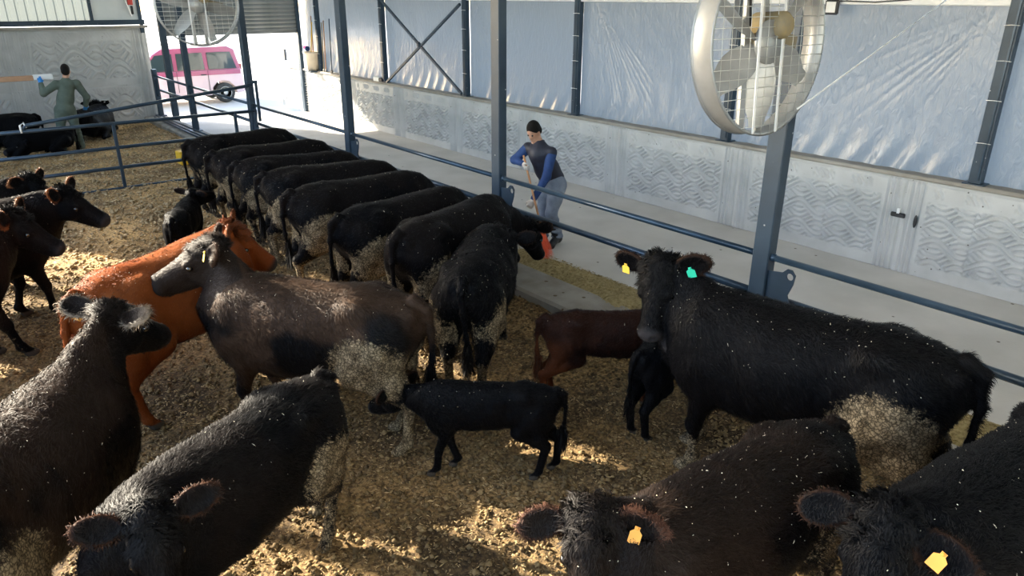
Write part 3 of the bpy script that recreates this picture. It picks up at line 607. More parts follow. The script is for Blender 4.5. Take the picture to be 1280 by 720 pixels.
    if hairs:
        nb_=int(hairs); wt_=np.ones(len(P_)); wt_[hoof]=0; wt_[np.minimum(np.linalg.norm(hc-np.array([.205,.112,-.088]),axis=1),np.linalg.norm(hc-np.array([.205,-.112,-.088]),axis=1))<.04]*=.03; wt_*=(1-.9*muz); wt_*=1-.7*np.clip(md_*1.4,0,1); wt_[rim>.3]*=2.2; wt_/=wt_.sum()
        I=r.choice(len(P_),nb_,p=wt_); nI=nrm[I]; root=co[I]+r.normal(0,vox*.45,(nb_,3)); root-=nI*((root-co[I])*nI).sum(1)[:,None]
        flow=np.tile(np.array([-1.,0,-.45]),(nb_,1)); oh=onhead[I]; flow[oh]=hf*.9
        flow+=r.normal(0,.35,(nb_,3))+.9*np.stack([noise(root[:,0]*9,root[:,1]*9,root[:,2]*9,s_) for s_ in (51,52,53)],-1)
        flow-=nI*(flow*nI).sum(1)[:,None]; flow/=np.linalg.norm(flow,axis=1)[:,None]+1e-6
        lift=r.uniform(.25,.8,nb_)[:,None]; rm=rim[I]>.3; 
        d_=flow+nI*lift; d_/=np.linalg.norm(d_,axis=1)[:,None]
        ln=hlen*r.uniform(.6,1.4,nb_)*np.where(oh,.6,1)*np.where(z[I]<.45,.5,1)*np.where((z[I]-drop>1.15)&~oh,1.25,1); ln=np.where(rm,hlen*rimh*r.uniform(.3,1.0,nb_),ln)
        outd=nI; d_=np.where(rm[:,None],unit_rows(nI+r.normal(0,.55,(nb_,3))),d_)
        # forelock
        nf=int(hairs*.10)+60; cand=np.where(onhead&(hc[:,0]>-.08)&(hc[:,0]<.16)&(hc[:,2]>-.09)&(np.abs(hc[:,1])<.10)&(ear<.5))[0]
        if len(cand):
            J=r.choice(cand,nf); rt=co[J]+r.normal(0,.008,(nf,3)); q_=rt*34; dd=hf*(.35+1.0*noise(q_[:,0],q_[:,1],q_[:,2],71)[:,None])+hl*(1.3*noise(q_[:,0],q_[:,1],q_[:,2],72)[:,None])+nrm[J]*.75+r.normal(0,.12,(nf,3)); dd=unit_rows(dd)
            root=np.r_[root,rt]; d_=np.r_[d_,dd]; ln=np.r_[ln,(.035 if calf else .062)*s*r.uniform(.5,1.2,nf)]; I=np.r_[I,J]; nI=np.r_[nI,nrm[J]]
        # tail switch
        nt_=int(hairs*.04)+40; rt=tip*s+r.normal(0,.012,(nt_,3)); dd=unit_rows(np.array([0,0,-1.])+r.normal(0,.16,(nt_,3))); up=r.uniform(-.02,.14,nt_)*s; rt=rt+np.array([0,0,1])*up[:,None]
        kI=np.full(nt_,np.argmin(((P_-tip)**2).sum(1)))
        root=np.r_[root,rt]; d_=np.r_[d_,dd]; ln=np.r_[ln,r.uniform(.10,.24,nt_)*s]; I=np.r_[I,kI]; nI=np.r_[nI,unit_rows(r.normal(0,1,(nt_,3)))]
        n_=len(root); sd=unit_rows(np.cross(d_,nI)+r.normal(0,.15,(n_,3))); wd=np.where(ln>hlen*1.6,.0022,.0016)*(1.0 if vox<.016 else 1.6); wd=wd[:,None]
        mid=root+d_*ln[:,None]*.5; tp=root+d_*ln[:,None]+flowbend(n_,nI,ln)
        V=np.stack([root-sd*wd,root+sd*wd,mid+sd*wd*.8,mid-sd*wd*.8,tp],1).reshape(-1,3)
        b0=np.arange(n_)[:,None]*5; Qh=np.concatenate([b0+np.array([[0,1,2]]),b0+np.array([[0,2,3]]),b0+np.array([[3,2,4]])])
        mh=npmesh('coat_hair',V,Qh); vn=unit_rows(nI*.8+d_*.25+r.normal(0,.15,(n_,3))); mh.normals_split_custom_set_from_vertices(np.repeat(vn,5,0).tolist())
        jit=r.uniform(.75,1.2,(n_,1)); addattr(mh,np.repeat(C[I]*jit,5,0),np.repeat(np.where(md_[I]>.5,md_[I],0),5,0)); o=link('coat_hair',mh,M['fur'],t); o['kind']='stuff'
    # eyes
    for sy in (1,-1):
        c=Hd(.205,.108*sy,-.088)*s; MB().sphere(c,.0235*s*hs,8).build('eye',M['eye'],t)
    # straw flecks
    if flecks:
        up=np.where((nrm[:,2]>.15)&(z>.5)&(ear<.5))[0]
        if len(up):
            J=r.choice(up,flecks); c=co[J]+nrm[J]*.006; a=unit_rows(np.cross(nrm[J],r.normal(0,1,(flecks,3)))); b_=np.cross(nrm[J],a); L_=r.uniform(.0015,.0042,(flecks,1))*np.where(r.random((flecks,1))<.1,3,1); W=.0014
            V=np.stack([c-a*L_-b_*W,c+a*L_-b_*W,c+a*L_*.9+b_*W,c-a*L_*.9+b_*W,c+nrm[J]*.004],1).reshape(-1,3); b0=np.arange(flecks)[:,None]*5
            Qf=np.concatenate([b0+np.array([q]) for q in ((0,1,4),(1,2,4),(2,3,4),(3,0,4))]); o=link('straw_flecks',npmesh('straw_flecks',V,Qf,False),M['fleck'],t); o['kind']='stuff'
    # ear tags
    for tg in tags:
        side_,mt=tg[:2]; bk=-1 if len(tg)>2 else 1
        e0,dr,fd,ew=earL if side_=='L' else earR
        c=Hd(*(e0+dr*.12+fd*.058*bk+ew*np.sign(ew[2]+1e-6)*-.02))*s; d1=unit(HR.T@dr); up_=unit(HR.T@ew); nn=unit(HR.T@fd); up_=up_ if up_[2]>0 else -up_
        R=Matrix((Vector(d1),Vector(up_),Vector(nn))).transposed(); m=MB(); w2=.028*s*hs; 
        m.prism([R@Vector(q)*1. for q in ((-w2,-.042*s,0),(w2,-.042*s,0),(w2,.008,0),(.011,.02,0),(.011,.034,0),(-.011,.034,0),(-.011,.02,0),(-w2,.008,0))],Vector(c),Vector(c)+Vector(nn)*.003)
        m.sphere(Vector(c)+R@Vector((0,.026,.004)),.007,5)
        m.build('ear_tag',M[mt],t)
    return t
def unit_rows(a): return a/(np.linalg.norm(a,axis=1)[:,None]+1e-9)
def flowbend(n,nI,ln): return np.array([0,0,-1.])*(ln[:,None]*.22)-nI*(ln[:,None]*.12)
D2R=math.radians
def frm(tx,ty,head,s): return (tx+.88*s*math.cos(D2R(head)),ty+.88*s*math.sin(D2R(head)))
ROWG='black cattle feeding in a row at the fence'
row=[(2.98,11.15,4,.97,(1.5,.0,.62),.35,'farthest, by the gate',21),
 (2.96,10.05,-6,.98,(1.44,.05,.72),.62,'second farthest, muddy haunch',22),
 (3.05,9.42,-14,.95,(1.46,0,.66),.42,'third farthest',23),
 (3.05,8.52,-14,.97,(1.44,.0,.70),.80,'fourth from the far end, muddy thigh',24),
 (2.88,7.32,-3,1.0,(1.46,0,.66),.72,'just right of the rusty cow head',25),
 (2.90,6.24,8,.98,(1.40,-.22,.66),.74,'with a round mud patch on the thigh',26),
 (3.02,5.33,19,1.0,(1.40,-.10,.80),.55,'one ear showing past its neck',27)]
for (tx,ty,hd,s_,pl_,md_,nm,sd) in row:
    s_-=.045; c_=frm(tx,ty,hd,s_); h_=D2R(hd); P=(c_[0]+s_*(pl_[0]*math.cos(h_)-pl_[1]*math.sin(h_)),c_[1]+s_*(pl_[0]*math.sin(h_)+pl_[1]*math.cos(h_)),s_*pl_[2])
    cow('beef_cow','black beef cow feeding in the row, '+nm,c_,hd,s_,P,(hd-5,-55),color='black',brown=.15,mud=md_,vox=.021,hairs=9000,hlen=.02,flecks=60,group=ROWG,seed=sd,feet=(.1,-.1,.08*math.sin(sd),-.12*math.cos(sd)),tail=.03*math.sin(sd*2))
cow('beef_cow','black cow seen from behind beside the middle column, one ear out to the right',(3.49,4.75),44,.90,(3.95,4.98,1.08),(52,-48),color='black',brown=.1,mud=.62,vox=.017,hairs=16000,hlen=.024,flecks=90,seed=31,feet=(0,0,.05,-.08),tail=-.05)
# loose cattle
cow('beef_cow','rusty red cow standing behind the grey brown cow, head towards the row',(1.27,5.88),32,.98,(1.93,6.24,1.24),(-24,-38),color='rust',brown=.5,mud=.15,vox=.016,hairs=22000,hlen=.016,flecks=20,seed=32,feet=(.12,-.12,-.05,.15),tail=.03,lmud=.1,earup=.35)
cow('beef_cow','grey brown cow in the middle facing left with a mud caked thigh',(1.91,4.64),126,.95,(1.50,5.36,1.43),(160,-22),color='greyblack',brown=1.0,mud=.95,vox=.013,hairs=42000,hlen=.030,flecks=120,tags=(('L','yellow_tag'),),seed=33,hsc=1.12,feet=(.05,-.1,-.05,.12),tail=-.04)
cow('beef_cow','brown black cow at left looking right, fringed ear ringed with light hair',(-.02,3.74),52,.98,(.64,4.58,1.38),(32,-30),color='brownblack',brown=.55,mud=.9,vox=.013,hairs=42000,hlen=.030,flecks=90,tags=(('L','orange_tag','back'),),seed=34,earn=(-.75,.55,.4),rimc=(.42,.33,.24),rimh=1.5,feet=(.1,0,0,.05),tail=0.,earup=.1)
cow('beef_cow','black cow in the lower left with lowered head and white sheen on its rump',(.86,3.34),205,.84,(.38,2.86,1.09),(262,-50),color='black',brown=.2,mud=.6,vox=.012,hairs=45000,hlen=.030,flecks=90,seed=35,earn=(.25,0,.97),rimc=(.10,.045,.025),feet=(.1,0,.15,-.15),tail=.0)
cow('beef_cow','big black cow at right facing the fence with yellow and green ear tags',(3.98,2.03),103,1.03,(3.72,3.0,1.43),(206,-50),14,color='black',brown=.05,mud=.95,vox=.013,hairs=50000,hlen=.032,flecks=210,tags=(('R','yellow_tag'),('L','green_tag')),seed=36,feet=(0,.1,0,-.1),tail=.02)
cow('beef_cow','brownish black cow at the bottom facing the viewer with a curly forelock',(2.56,1.50),176,.88,(1.78,1.68,1.15),(226,-36),color='brownblack',brown=.4,mud=.3,vox=.011,hairs=60000,hlen=.028,flecks=210,tags=(('L','orange_tag'),),seed=37,eardir=(.30,-.05),earn=(.45,.1,.88),rimc=(.15,.07,.045),rimh=1.3,feet=(0,.1,0,0))
cow('beef_cow','black cow in the bottom right corner facing the viewer, orange tag in one ear',(3.50,.66),172,1.0,(2.61,.87,1.24),(190,-34),2,color='black',brown=.0,mud=.3,vox=.012,hairs=55000,hlen=.030,flecks=160,tags=(('L','orange_tag'),),seed=38,eardir=(.38,-.12),earn=(.45,.1,.88))
# left group; orange rim colour paints sun glowing through their ears
cow('beef_cow','black cow at the left edge, nearest of the three heads pointing right',(-.42,7.22),30,1.0,(.50,7.80,1.27),(-24,-36),color='black',brown=.5,mud=.5,vox=.016,hairs=20000,hlen=.024,flecks=40,seed=41,rimc=(.35,.13,.045),feet=(.1,.2,0,0),earup=.25)
cow('beef_cow','black cow behind the left edge cow with its muzzle reaching farthest right',(.05,8.24),22,.98,(1.00,8.40,1.28),(-30,-30),color='black',brown=.3,mud=.3,vox=.016,hairs=16000,hlen=.022,flecks=40,seed=42,rimc=(.35,.13,.045),feet=(-.1,.1,0,0),earup=.3)
cow('beef_cow','black cow rearmost at the left edge, poll just below the gate',(-.05,9.55),8,.93,(.88,9.78,1.18),(-40,-40),color='black',brown=.1,mud=.3,vox=.018,hairs=10000,hlen=.02,flecks=20,seed=43,rimc=(.35,.13,.045))
# calves
cow('calf','small black calf standing alone before the row of cattle',(2.24,9.0),62,.62,(2.50,9.45,.84),(30,-10),color='black',mud=.1,vox=.012,hairs=9000,hlen=.014,flecks=10,calf=True,cat='calf',seed=51,tail=.03)
cow('calf','black calf walking left below the grey brown cow',(2.57,3.42),138,.55,(2.20,4.02,.56),(110,-35),color='black',mud=.05,vox=.0095,hairs=26000,hlen=.016,flecks=40,calf=True,cat='calf',seed=52,feet=(.1,-.15,.1,-.12),tail=.0,lmud=.0)
cow('calf','dark red calf with rusty legs facing right by the curb',(3.93,3.57),-36,.63,(4.36,3.26,.70),(-40,-20),color='darkred',brown=.12,mud=.05,vox=.011,hairs=18000,hlen=.016,flecks=20,calf=True,cat='calf',seed=53,feet=(-.05,-.15,0,-.1),lmud=.0)
cow('calf','black calf nosing under the big black cow',(4.15,3.06),2,.6,(4.62,3.05,.60),(0,-30),color='black',mud=.05,vox=.011,hairs=16000,hlen=.016,flecks=30,calf=True,cat='calf',seed=54,tail=.02,lmud=.0)
# lying cattle of the far pen
cow('beef_cow','black cow lying by the end wall, left of the man in green',(1.35,19.4),170,.9,(.75,19.3,.55),(190,-20),color='black',mud=.1,vox=.028,hairs=3000,hlen=.02,flecks=0,lie=True,seed=61)
cow('calf','black calf lying on the bedding at the feet of the man in green',(1.95,17.75),190,.7,(1.6,17.6,.40),(190,-20),color='black',mud=.1,vox=.024,hairs=3000,hlen=.02,flecks=0,lie=True,calf=True,cat='calf',seed=62)
cow('beef_cow','black cow lying right of the man in green against the wall',(3.25,19.5),60,.9,(3.45,20.0,.75),(80,-10),color='black',mud=.1,vox=.028,hairs=3000,hlen=.02,flecks=0,lie=True,seed=63)
# ---------------------------------------------------------------- people
def person_mesh(name,vol,mat_,parent): 
    P,Q=vol.net(); return link(name,npmesh(name,P,Q),mat_,parent)
def hand(v,wr,dr,nrm,curl=1.,thumb=1,k=.006):
    """palm and five separate fingers closing towards nrm"""
    wr=np.array(wr,float); dr=unit(dr); nrm=unit(np.array(nrm)-dr*np.dot(nrm,dr)); sd=np.cross(dr,nrm)
    R=np.array([dr,sd,nrm]); v.ell(wr+dr*.05,(.055,.043,.019),R,k=.015)
    for i,(o,ln) in enumerate(((-.032,.062),(-.011,.074),(.011,.078),(.032,.068))):
        b=wr+dr*.085+sd*o; a1=curl*.9; p1=b+(dr*math.cos(a1)+nrm*math.sin(a1))*ln*.45; a2=curl*1.9; p2=p1+(dr*math.cos(a2)+nrm*math.sin(a2))*ln*.32; a3=curl*2.7; p3=p2+(dr*math.cos(a3)+nrm*math.sin(a3))*ln*.25
        v.chain([b,p1,p2,p3],[.0105,.0095,.0088,.008],k)
    b=wr+dr*.03-sd*.035*thumb; p1=b+(-sd*thumb*.5+dr*.7+nrm*.5)*.038; p2=p1+(dr*.6+nrm*.8+sd*thumb*.2)*.03; v.chain([b,p1,p2],[.014,.011,.009],k)
def person(label,loc,J,mats,face_dir,broomhands,lo,hi,vest,gl):
    t=empty('person',loc,label,'person'); o=np.array(loc); J={k:np.array(q,float)-o for k,q in J.items()}; lo=np.array(lo)-o; hi=np.array(hi)-o
    f=unit(face_dir); lft=unit(np.cross([0,0,1],f)); up=np.cross(f,lft); HR=np.array([f,lft,up]); h=J['head']; H=lambda x,y,z:h+f*x+lft*y+up*z
    v=Vol(lo,hi,.009)
    v.ell(H(-.01,0,.02),(.098,.077,.115),HR,k=.02); v.ell(H(.025,0,-.055),(.068,.058,.065),HR,k=.03); v.cone(h+up*-.06,J['neck'],.055,.06,.03)
    v.ell(H(.093,0,-.012),(.018,.013,.028),HR,k=.012); v.ell(H(.082,0,-.062),(.012,.026,.009),HR,k=.008); v.ell(H(.085,0,-.098),(.02,.026,.018),HR,k=.015)
    for s in (1,-1):
        v.ell(H(.0,.08*s,-.01),(.02,.012,.032),HR,k=.008); v.ell(H(.088,.032*s,.018),(.012,.018,.012),HR,k=.008,op='s')
    chest=(J['shL']+J['shR'])/2; hipc=(J['hipL']+J['hipR'])/2
    v.cone(chest-np.array([0,0,.06]),hipc,.12,.12,.06); v.cone(J['shL'],J['shR'],.06,.06,.05)
    for a in 'LR':
        v.chain([J['sh'+a],J['el'+a],J['ha'+a]],[.05,.037,.027],.02); v.chain([J['hip'+a],J['kn'+a],J['an'+a]],[.085,.055,.04],.03); v.chain([J['an'+a],J['toe'+a]],[.04,.035],.02)
    body=person_mesh('body',v,M['skin'],t)
    for a,th in (('L',1),('R',-1)):
        g=Vol(J['ha'+a]-.2,J['ha'+a]+.2,.0045); hd=unit(J['ha'+a]-J['el'+a]) if 'hd'+a not in J else unit(J['hd'+a]-J['ha'+a]); nn=broomhands[a]
        hand(g,J['ha'+a],hd,nn,1.0 if a in gl['grip'] else .35,th); g.cone(J['ha'+a]-hd*.03,J['ha'+a]+hd*.02,.033,.03,.01); person_mesh('glove',g,M[gl['mat'][a]],t)
    # hair
    g=Vol(h-.2,h+.2,.006); g.ell(H(-.022,0,.045),(.100,.084,.108),HR,k=.01); g.ell(H(-.06,0,-.01),(.062,.078,.075),HR,k=.02); g.ell(H(.105,0,-.045),(.075,.12,.098),HR,k=.012,op='s'); person_mesh('hair',g,M['hair'],t)
    for s in (1,-1): MB().sphere(H(.079,.032*s,.016),.012,6).build('eye',M['eye'],t)
    # garments
    g=Vol(lo,hi,.010)
    for a in 'LR':
        g.chain([J['hip'+a],(J['hip'+a]+J['kn'+a])/2+.0,J['kn'+a],J['an'+a]+np.array([0,0,.05 if vest else -.02])],[.115,.10,.078,.066 if vest else .085],.03)
    g.ell(hipc+np.array([0,0,.03]),(.15,.17,.12),k=.05); g.cone(hipc,hipc+(chest-hipc)*.35,.15,.145,.05)
    for a in 'LR':
        m_=J['kn'+a]; 
        for q in range(4): g.ell(J['an'+a]+(J['kn'+a]-J['an'+a])*(q*.22+.1),(.082,.08,.018),k=.03)
    person_mesh('trousers',g,M[mats[1]],t)
    g=Vol(lo,hi,.010); g.chain([chest-np.array([0,0,.05]),hipc+(chest-hipc)*.45,hipc+np.array([0,0,.06])],[.145,.15,.155],.06); g.cone(J['shL'],J['shR'],.075,.075,.06); g.cone(J['neck']-(J['neck']-chest)*.2,chest,.075,.10,.05)
    if vest:
        k=Vol(lo,hi,.010); 
        for a in 'LR': k.chain([J['sh'+a],J['el'+a],J['ha'+a]-unit(J['ha'+a]-J['el'+a])*.02],[.074,.054,.042],.03)
        person_mesh('sleeves',k,M['blueshirt'],t); person_mesh('vest',g,M['vest'],t)
        c=J['neck']-(J['neck']-chest)*.1; MB().lathe(c+np.array([0,0,-.01]),[(.07,0),(.075,.03),(.068,.055),(.06,.05)],(J['neck']-chest),16).build('collar',M['vest'],t)
    else:
        for a in 'LR': g.chain([J['sh'+a],J['el'+a],J['ha'+a]-unit(J['ha'+a]-J['el'+a])*.02],[.085,.065,.05],.03)
        person_mesh('overall_top',g,M[mats[0]],t)
    for a in 'LR':
        g=Vol(J['an'+a]-.35,J['an'+a]+.4,.008); an,toe=J['an'+a],J['toe'+a]; d=unit(toe-an)
        g.cone(an+np.array([0,0,.02]),toe,.055,.045,.03); g.cone(an-d*.04-np.array([0,0,.01]),an+np.array([0,0,.03]),.05,.055,.02)
        if vest: g.cone(an,an+unit(J['kn'+a]-an)*.28,.062,.072,.02)
        g.ell(toe+np.array([0,0,-.012]),(.06,.05,.045),k=.03); person_mesh('boot',g,M['boot'],t)
    return t
J1=dict(head=(6.10,7.08,1.50),neck=(6.17,7.05,1.36),shL=(6.22,6.87,1.26),shR=(6.12,7.21,1.28),elL=(6.14,6.86,.96),haL=(5.95,6.90,.68),elR=(5.99,7.33,1.12),haR=(5.99,7.14,1.10),
 hipL=(6.38,6.90,.80),hipR=(6.36,7.09,.82),knL=(6.25,6.88,.45),knR=(6.30,7.10,.45),anL=(6.36,6.86,.085),anR=(6.22,7.0,.085),toeL=(6.18,6.80,.04),toeR=(6.02,6.90,.04),hdL=(5.90,6.90,.60),hdR=(5.96,7.08,1.06))
p1=person('man in a navy vest bending over a broom in the aisle',(6.28,6.95,0),J1,('blueshirt','trouser'),(-.80,-.20,-.56),{'L':(.3,.9,-.2),'R':(.2,-.9,-.2)},(5.7,6.5,-.03),(6.75,7.65,1.75),True,dict(grip='LR',mat=dict(L='glove',R='glove')))
b0=np.array([6.01,7.17,1.20]); b1=np.array([5.86,6.60,.32])
t=empty('broom',(5.80,6.50,0),'long wooden broom with bright red bristles held by the man in the vest','broom'); oo=np.array([5.80,6.50,0])
MB().tube([b0-oo,b1-oo],.014,8).build('handle',M['wood'],t)
m=MB(); m.tube([b1-oo+unit(b0-b1)*.08,b1-oo],[.02,.035],8); m.build('ferrule',M['bristle'],t)
r=np.random.default_rng(3); m=MB()
dv=unit(b1-b0)
for k in range(420):
    a=r.uniform(-1,1); b_=r.uniform(-1,1); p=b1-oo+np.array([.03*a,.02*b_,0]); d=unit(dv*1.0+np.array([.55*a*.8,.42*a*.6+.2*b_,-.25])); L_=r.uniform(.30,.38); mid=p+d*L_*.5; q=mid+unit(d+np.array([0,0,-.5]))*L_*.5; q[2]=max(q[2],.01)
    s_=np.cross(d,[0,0,1])*.0028; m.add([p-s_,p+s_,mid+s_,mid-s_,q],[(0,1,2,3),(3,2,4)])
o=m.build('bristles',M['bristle'],t); o['kind']='stuff'
J2=dict(head=(2.70,18.12,1.62),neck=(2.66,18.08,1.47),shL=(2.47,18.1,1.37),shR=(2.85,18.1,1.36),elL=(2.22,18.15,1.20),haL=(2.22,18.2,1.40),elR=(2.99,18.12,1.08),haR=(2.96,18.26,.88),
 hipL=(2.44,18.08,.85),hipR=(2.62,18.08,.85),knL=(2.38,18.1,.45),knR=(2.66,18.1,.45),anL=(2.33,18.08,.08),anR=(2.68,18.08,.08),toeL=(2.27,18.24,.05),toeR=(2.73,18.24,.05))
person('man in green overalls seen from behind raising a blue glove',(2.52,18.1,0),J2,('overall','overall'),(.25,.96,-.1),{'L':(0,.9,.1),'R':(0,.9,.1)},(1.9,17.75,-.03),(3.3,18.65,1.85),False,dict(grip='L',mat=dict(L='blueglove',R='blueglove')))
# long carton held against the wall
t=empty('long_carton',(2.3,18.38,1.50),'long brown carton with white wrapped ends held up by the man in green','carton')
MB().box((-.75,0,0),(1.15,.12,.10),bev=.01).build('carton_body',mottled('carton_brown',(.42,.24,.14),(.52,.31,.19),3,.8),t)
MB().box((0.0,0,.005),(.36,.13,.115),bev=.02).build('wrapped_end',M['white'],t); MB().box((-1.5,0,0),(.40,.13,.115),bev=.02).build('wrapped_end',M['white'],t)
MB().box((-.06,-.067,.0),(.04,.006,.06)).build('blue_strip',M['blueglove'],t)
# ---------------------------------------------------------------- fans
def fan(label,c,nrm,R_,dep,hang,rings=0,grid=True,seed=0):
    nrm=Vector(nrm).normalized(); t=empty('barn_fan',c,label,'fan')
    MB().lathe((0,0,0),[(R_,-dep),(R_,0),(R_+.012,.006),(R_-.012,.008),(R_-.012,-dep),(R_+.012,-dep-.006),(R_,-dep)],nrm,64).build('drum',M['galv'],t)
    x=Vector((0,0,1)).cross(nrm).normalized(); y=nrm.cross(x)
    m=MB(); 
    for sgn,off in ((1,.012),):
        n=13
        for k in range(1,n):
            u=(-1+2*k/n)*R_; h=math.sqrt(max(R_*R_-u*u,0)); m.tube([x*u-y*h+nrm*off,x*u+y*h+nrm*off],.0022,4); 
        n=19
        for k in range(1,n):
            u=(-1+2*k/n)*R_; h=math.sqrt(max(R_*R_-u*u,0)); m.tube([y*u-x*h+nrm*(off+.004),y*u+x*h+nrm*(off+.004)],.0022,4)
    o=m.build('wire_guard',M['wire'],t); 
    for u in (-.14,.10): 
        h=math.sqrt(R_*R_-(u*R_/.6)**2); MB().beam(x*u-y*h+nrm*.02,x*u+y*h+nrm*.02,.018,.008).build('guard_strap',M['white'],t)
    # back frame, motor, blades, pulley
    for u in (-.09,.09): MB().beam(x*u-y*R_*.98-nrm*dep*.9,x*u+y*R_*.98-nrm*dep*.9,.05,.03).build('frame_bar',M['galv'],t)
    MB().lathe(x*.10+y*.10-nrm*dep*.55,[(0,-.13),(.075,-.13),(.085,-.11),(.085,.10),(.06,.13),(0,.13)],nrm,20).build('motor',M['rustm'],t)
    MB().lathe(x*.10+y*.10-nrm*dep*.2,[(0,0),(.05,0),(.05,.03),(0,.03)],nrm,16).build('small_pulley',M['galv'],t)
    MB().lathe(-nrm*dep*.2,[(0,0),(.13,0),(.135,.012),(.135,.03),(0,.03)],nrm,28).build('pulley',M['galv'],t)
    MB().beam(x*.10+y*.03-nrm*dep*.65,x*.10-y*.02-nrm*dep*.65+x*.3,.10,.02,up=tuple(nrm)).build('motor_mount',M['rustm'],t)
    hub=MB().lathe(-nrm*dep*.5,[(0,-.05),(.06,-.05),(.06,.05),(0,.05)],nrm,16).build('hub',M['rustm'],t)
    for k in range(6):
        a=2*PI*k/6+.35+seed; V=[];Fc=[]
        for i in range(9):
            rr=.05+(R_-.085)*i/8; w2=.055+.055*math.sin(PI*min(i/8*1.1,1)); tw=.9-.5*i/8
            dx=x*math.cos(a)+y*math.sin(a); dt=-x*math.sin(a)+y*math.cos(a); e=dt*math.cos(tw)+nrm*math.sin(tw)
            for q in (-1,0,1): V.append(-nrm*dep*.5+dx*rr+e*w2*q+nrm*.012*(1-abs(q)))
        for i in range(8):
            for q in range(2): Fc.append((i*3+q,i*3+q+1,(i+1)*3+q+1,(i+1)*3+q))
        MB().add(V,Fc,True).build('blade',M['galv'],t)
    for u in (-.30,.30): 
        MB().tube([x*u*.5+y*R_*.95-nrm*dep*.5,x*u*.6+y*(R_*.9)+Vector((0,0,hang))-nrm*dep*.5],.014,6).build('hanger_rod',M['galv'],t)
    MB().tube([x*-.12+y*.10-nrm*dep*.5,x*-.16+y*.35-nrm*dep*.45,x*-.05+y*R_*.97-nrm*dep*.5],.008,6).build('power_cable',M['black'],t)
    return t
fan('big round galvanised barn fan with wire guard hanging at upper right',(4.34,2.75,2.84),(-.05,-1,.06),.575,.14,2.0,seed=.2)
fan('far round barn fan with wire guard hanging before the roller shutter',(4.0,13.0,2.96),(-.15,-.98,-.02),.63,.2,2.2,seed=.5)
t=MB().tube([(4.55,2.62,2.42),(8.86,3.49,3.16)],.006,6).build('white_cord',M['white']); tag(t,'taut white cord running from the big fan to the top of the curtain','cord')
# flood lamp on the curtain rail
t=empty('flood_lamp',(WX-.02,4.86,3.0),'small square flood lamp with white face under the curtain rail','lamp')
MB().box((0,0,0),(.05,.17,.17),bev=.015).build('lamp_housing',M['black'],t); MB().box((-.028,0,0),(.012,.12,.12),bev=.004).build('lamp_lens',M['white'],t)
MB().tube([(.02,.02,.07),(.03,-.15,.07),(.03,-.5,.06),(.05,-.9,.09)],.008,6).build('lamp_cable',M['black'],t)
# small things
t=empty('wall_box',(WX+.03,16.15,1.2),'small white and blue box on the aisle wall beside the cross brace','box')
MB().box((0,0,.05),(.12,.26,.10),bev=.01).build('box_body',M['white'],t); MB().box((0,-.2,.045),(.11,.16,.08),bev=.01).build('blue_lid',M['vest'],t)
t=empty('cable_clip',(WX-.01,3.62,.70),'small black bracket with a white tab fixed on a wall panel joint','bracket')
MB().box((-.012,0,0),(.03,.17,.055),bev=.01).build('clip_base',M['black'],t); MB().box((-.02,.0,.05),(.02,.03,.06)).build('white_tab',M['white'],t)
o=MB().sphere((WX-.005,3.42,.66),(.015,.022,.08),6).build('cable_end',M['black']); tag(o,'short black cable end poking out of the wall beside the bracket','cable')
o=MB().box((4.05,15.2,.13),(.36,.30,.26),bev=.02); o=o.build('yellow_block',M['yellow']); tag(o,'yellow plastic block on the far bedding behind the gate','block')
t=empty('trash_bucket',(WX-.05,19.55,1.2),'cream plastic bucket hanging by the doorway with brooms in it','bucket')
MB().lathe((0,0,0),[(0,0.02),(.14,.02),(.15,.0),(.20,.42),(.25,.46),(.25,.5),(.235,.5),(.19,.43),(.14,.03)],n=20).build('bucket_body',M['bucket'],t)
MB().box((0.,0,-.02),(.36,.36,.03)).build('bracket_shelf',M['steel'],t)
for k,(dx,dy,lx,ly,hh,mt) in enumerate(((.02,.0,.10,.10,1.35,'wood'),(-.06,.05,.02,-.10,1.2,'yellow'))):
    o=MB().tube([(WX-.05+dx,19.55+dy,1.27),(WX-.05+lx,19.55+ly,1.25+hh)],.014,6).build('tool_handle',M[mt]); tag(o,('wooden' if k==0 else 'yellow')+' tool handle standing in the cream bucket','handle')
o=MB().sphere((WX-.15,19.62,1.77),.07,7).build('blue_cloth',M['blueshirt']); tag(o,'bundle of blue cloth on the rim of the cream bucket','cloth')
for k,(y,l2,mt,nm) in enumerate(((19.02,1.25,'rustm','yellowish'),(18.9,1.3,'wood','brown'),(18.55,1.35,'pipe','dark'))):
    t=empty('leaning_tool',(WX+.03,y,1.2),nm+' long handled tool leaning on the plastic between bucket and column','tool')
    MB().tube([(-.03,0,.02),(.06,.10,l2)],.014,6).build('handle',M[mt],t); MB().box((-.03,0,.04),(.03,.10,.07),bev=.01).build('tool_head',M['black'],t)
o=MB().tube([(4.75,EY-.12,4.1),(4.78,EY-.14,3.1),(4.9,EY-.15,2.6)],.02,8).build('drop_pipe',M['white']); tag(o,'thin white pipe running down beside the flat grey sheet','pipe')
t=empty('junction_box',(4.92,EY-.12,2.95),'small red switch box on the steel post near the shutter','box'); MB().box((0,0,0),(.12,.08,.16),bev=.01).build('red_cover',mat('red_cover',(.5,.05,.04),.5),t); MB().box((0.02,0,-.2),(.05,.05,.2)).build('conduit',M['black'],t)
# stick of straw on the near bedding
for k,(x,y,a,L_,nm) in enumerate(((1.05,15.0,2.5,.5,'far left bedding'),(2.15,8.9,.6,.22,'bedding left of the small calf'),(2.05,8.8,.9,.2,'bedding just left of the small calf'))):
    o=MB().tube([(x,y,.05),(x+L_*math.cos(a),y+L_*math.sin(a),.07)],.009,5).build('straw_stalk',M['chip']); tag(o,'pale straw stalk lying on the '+nm,'straw')
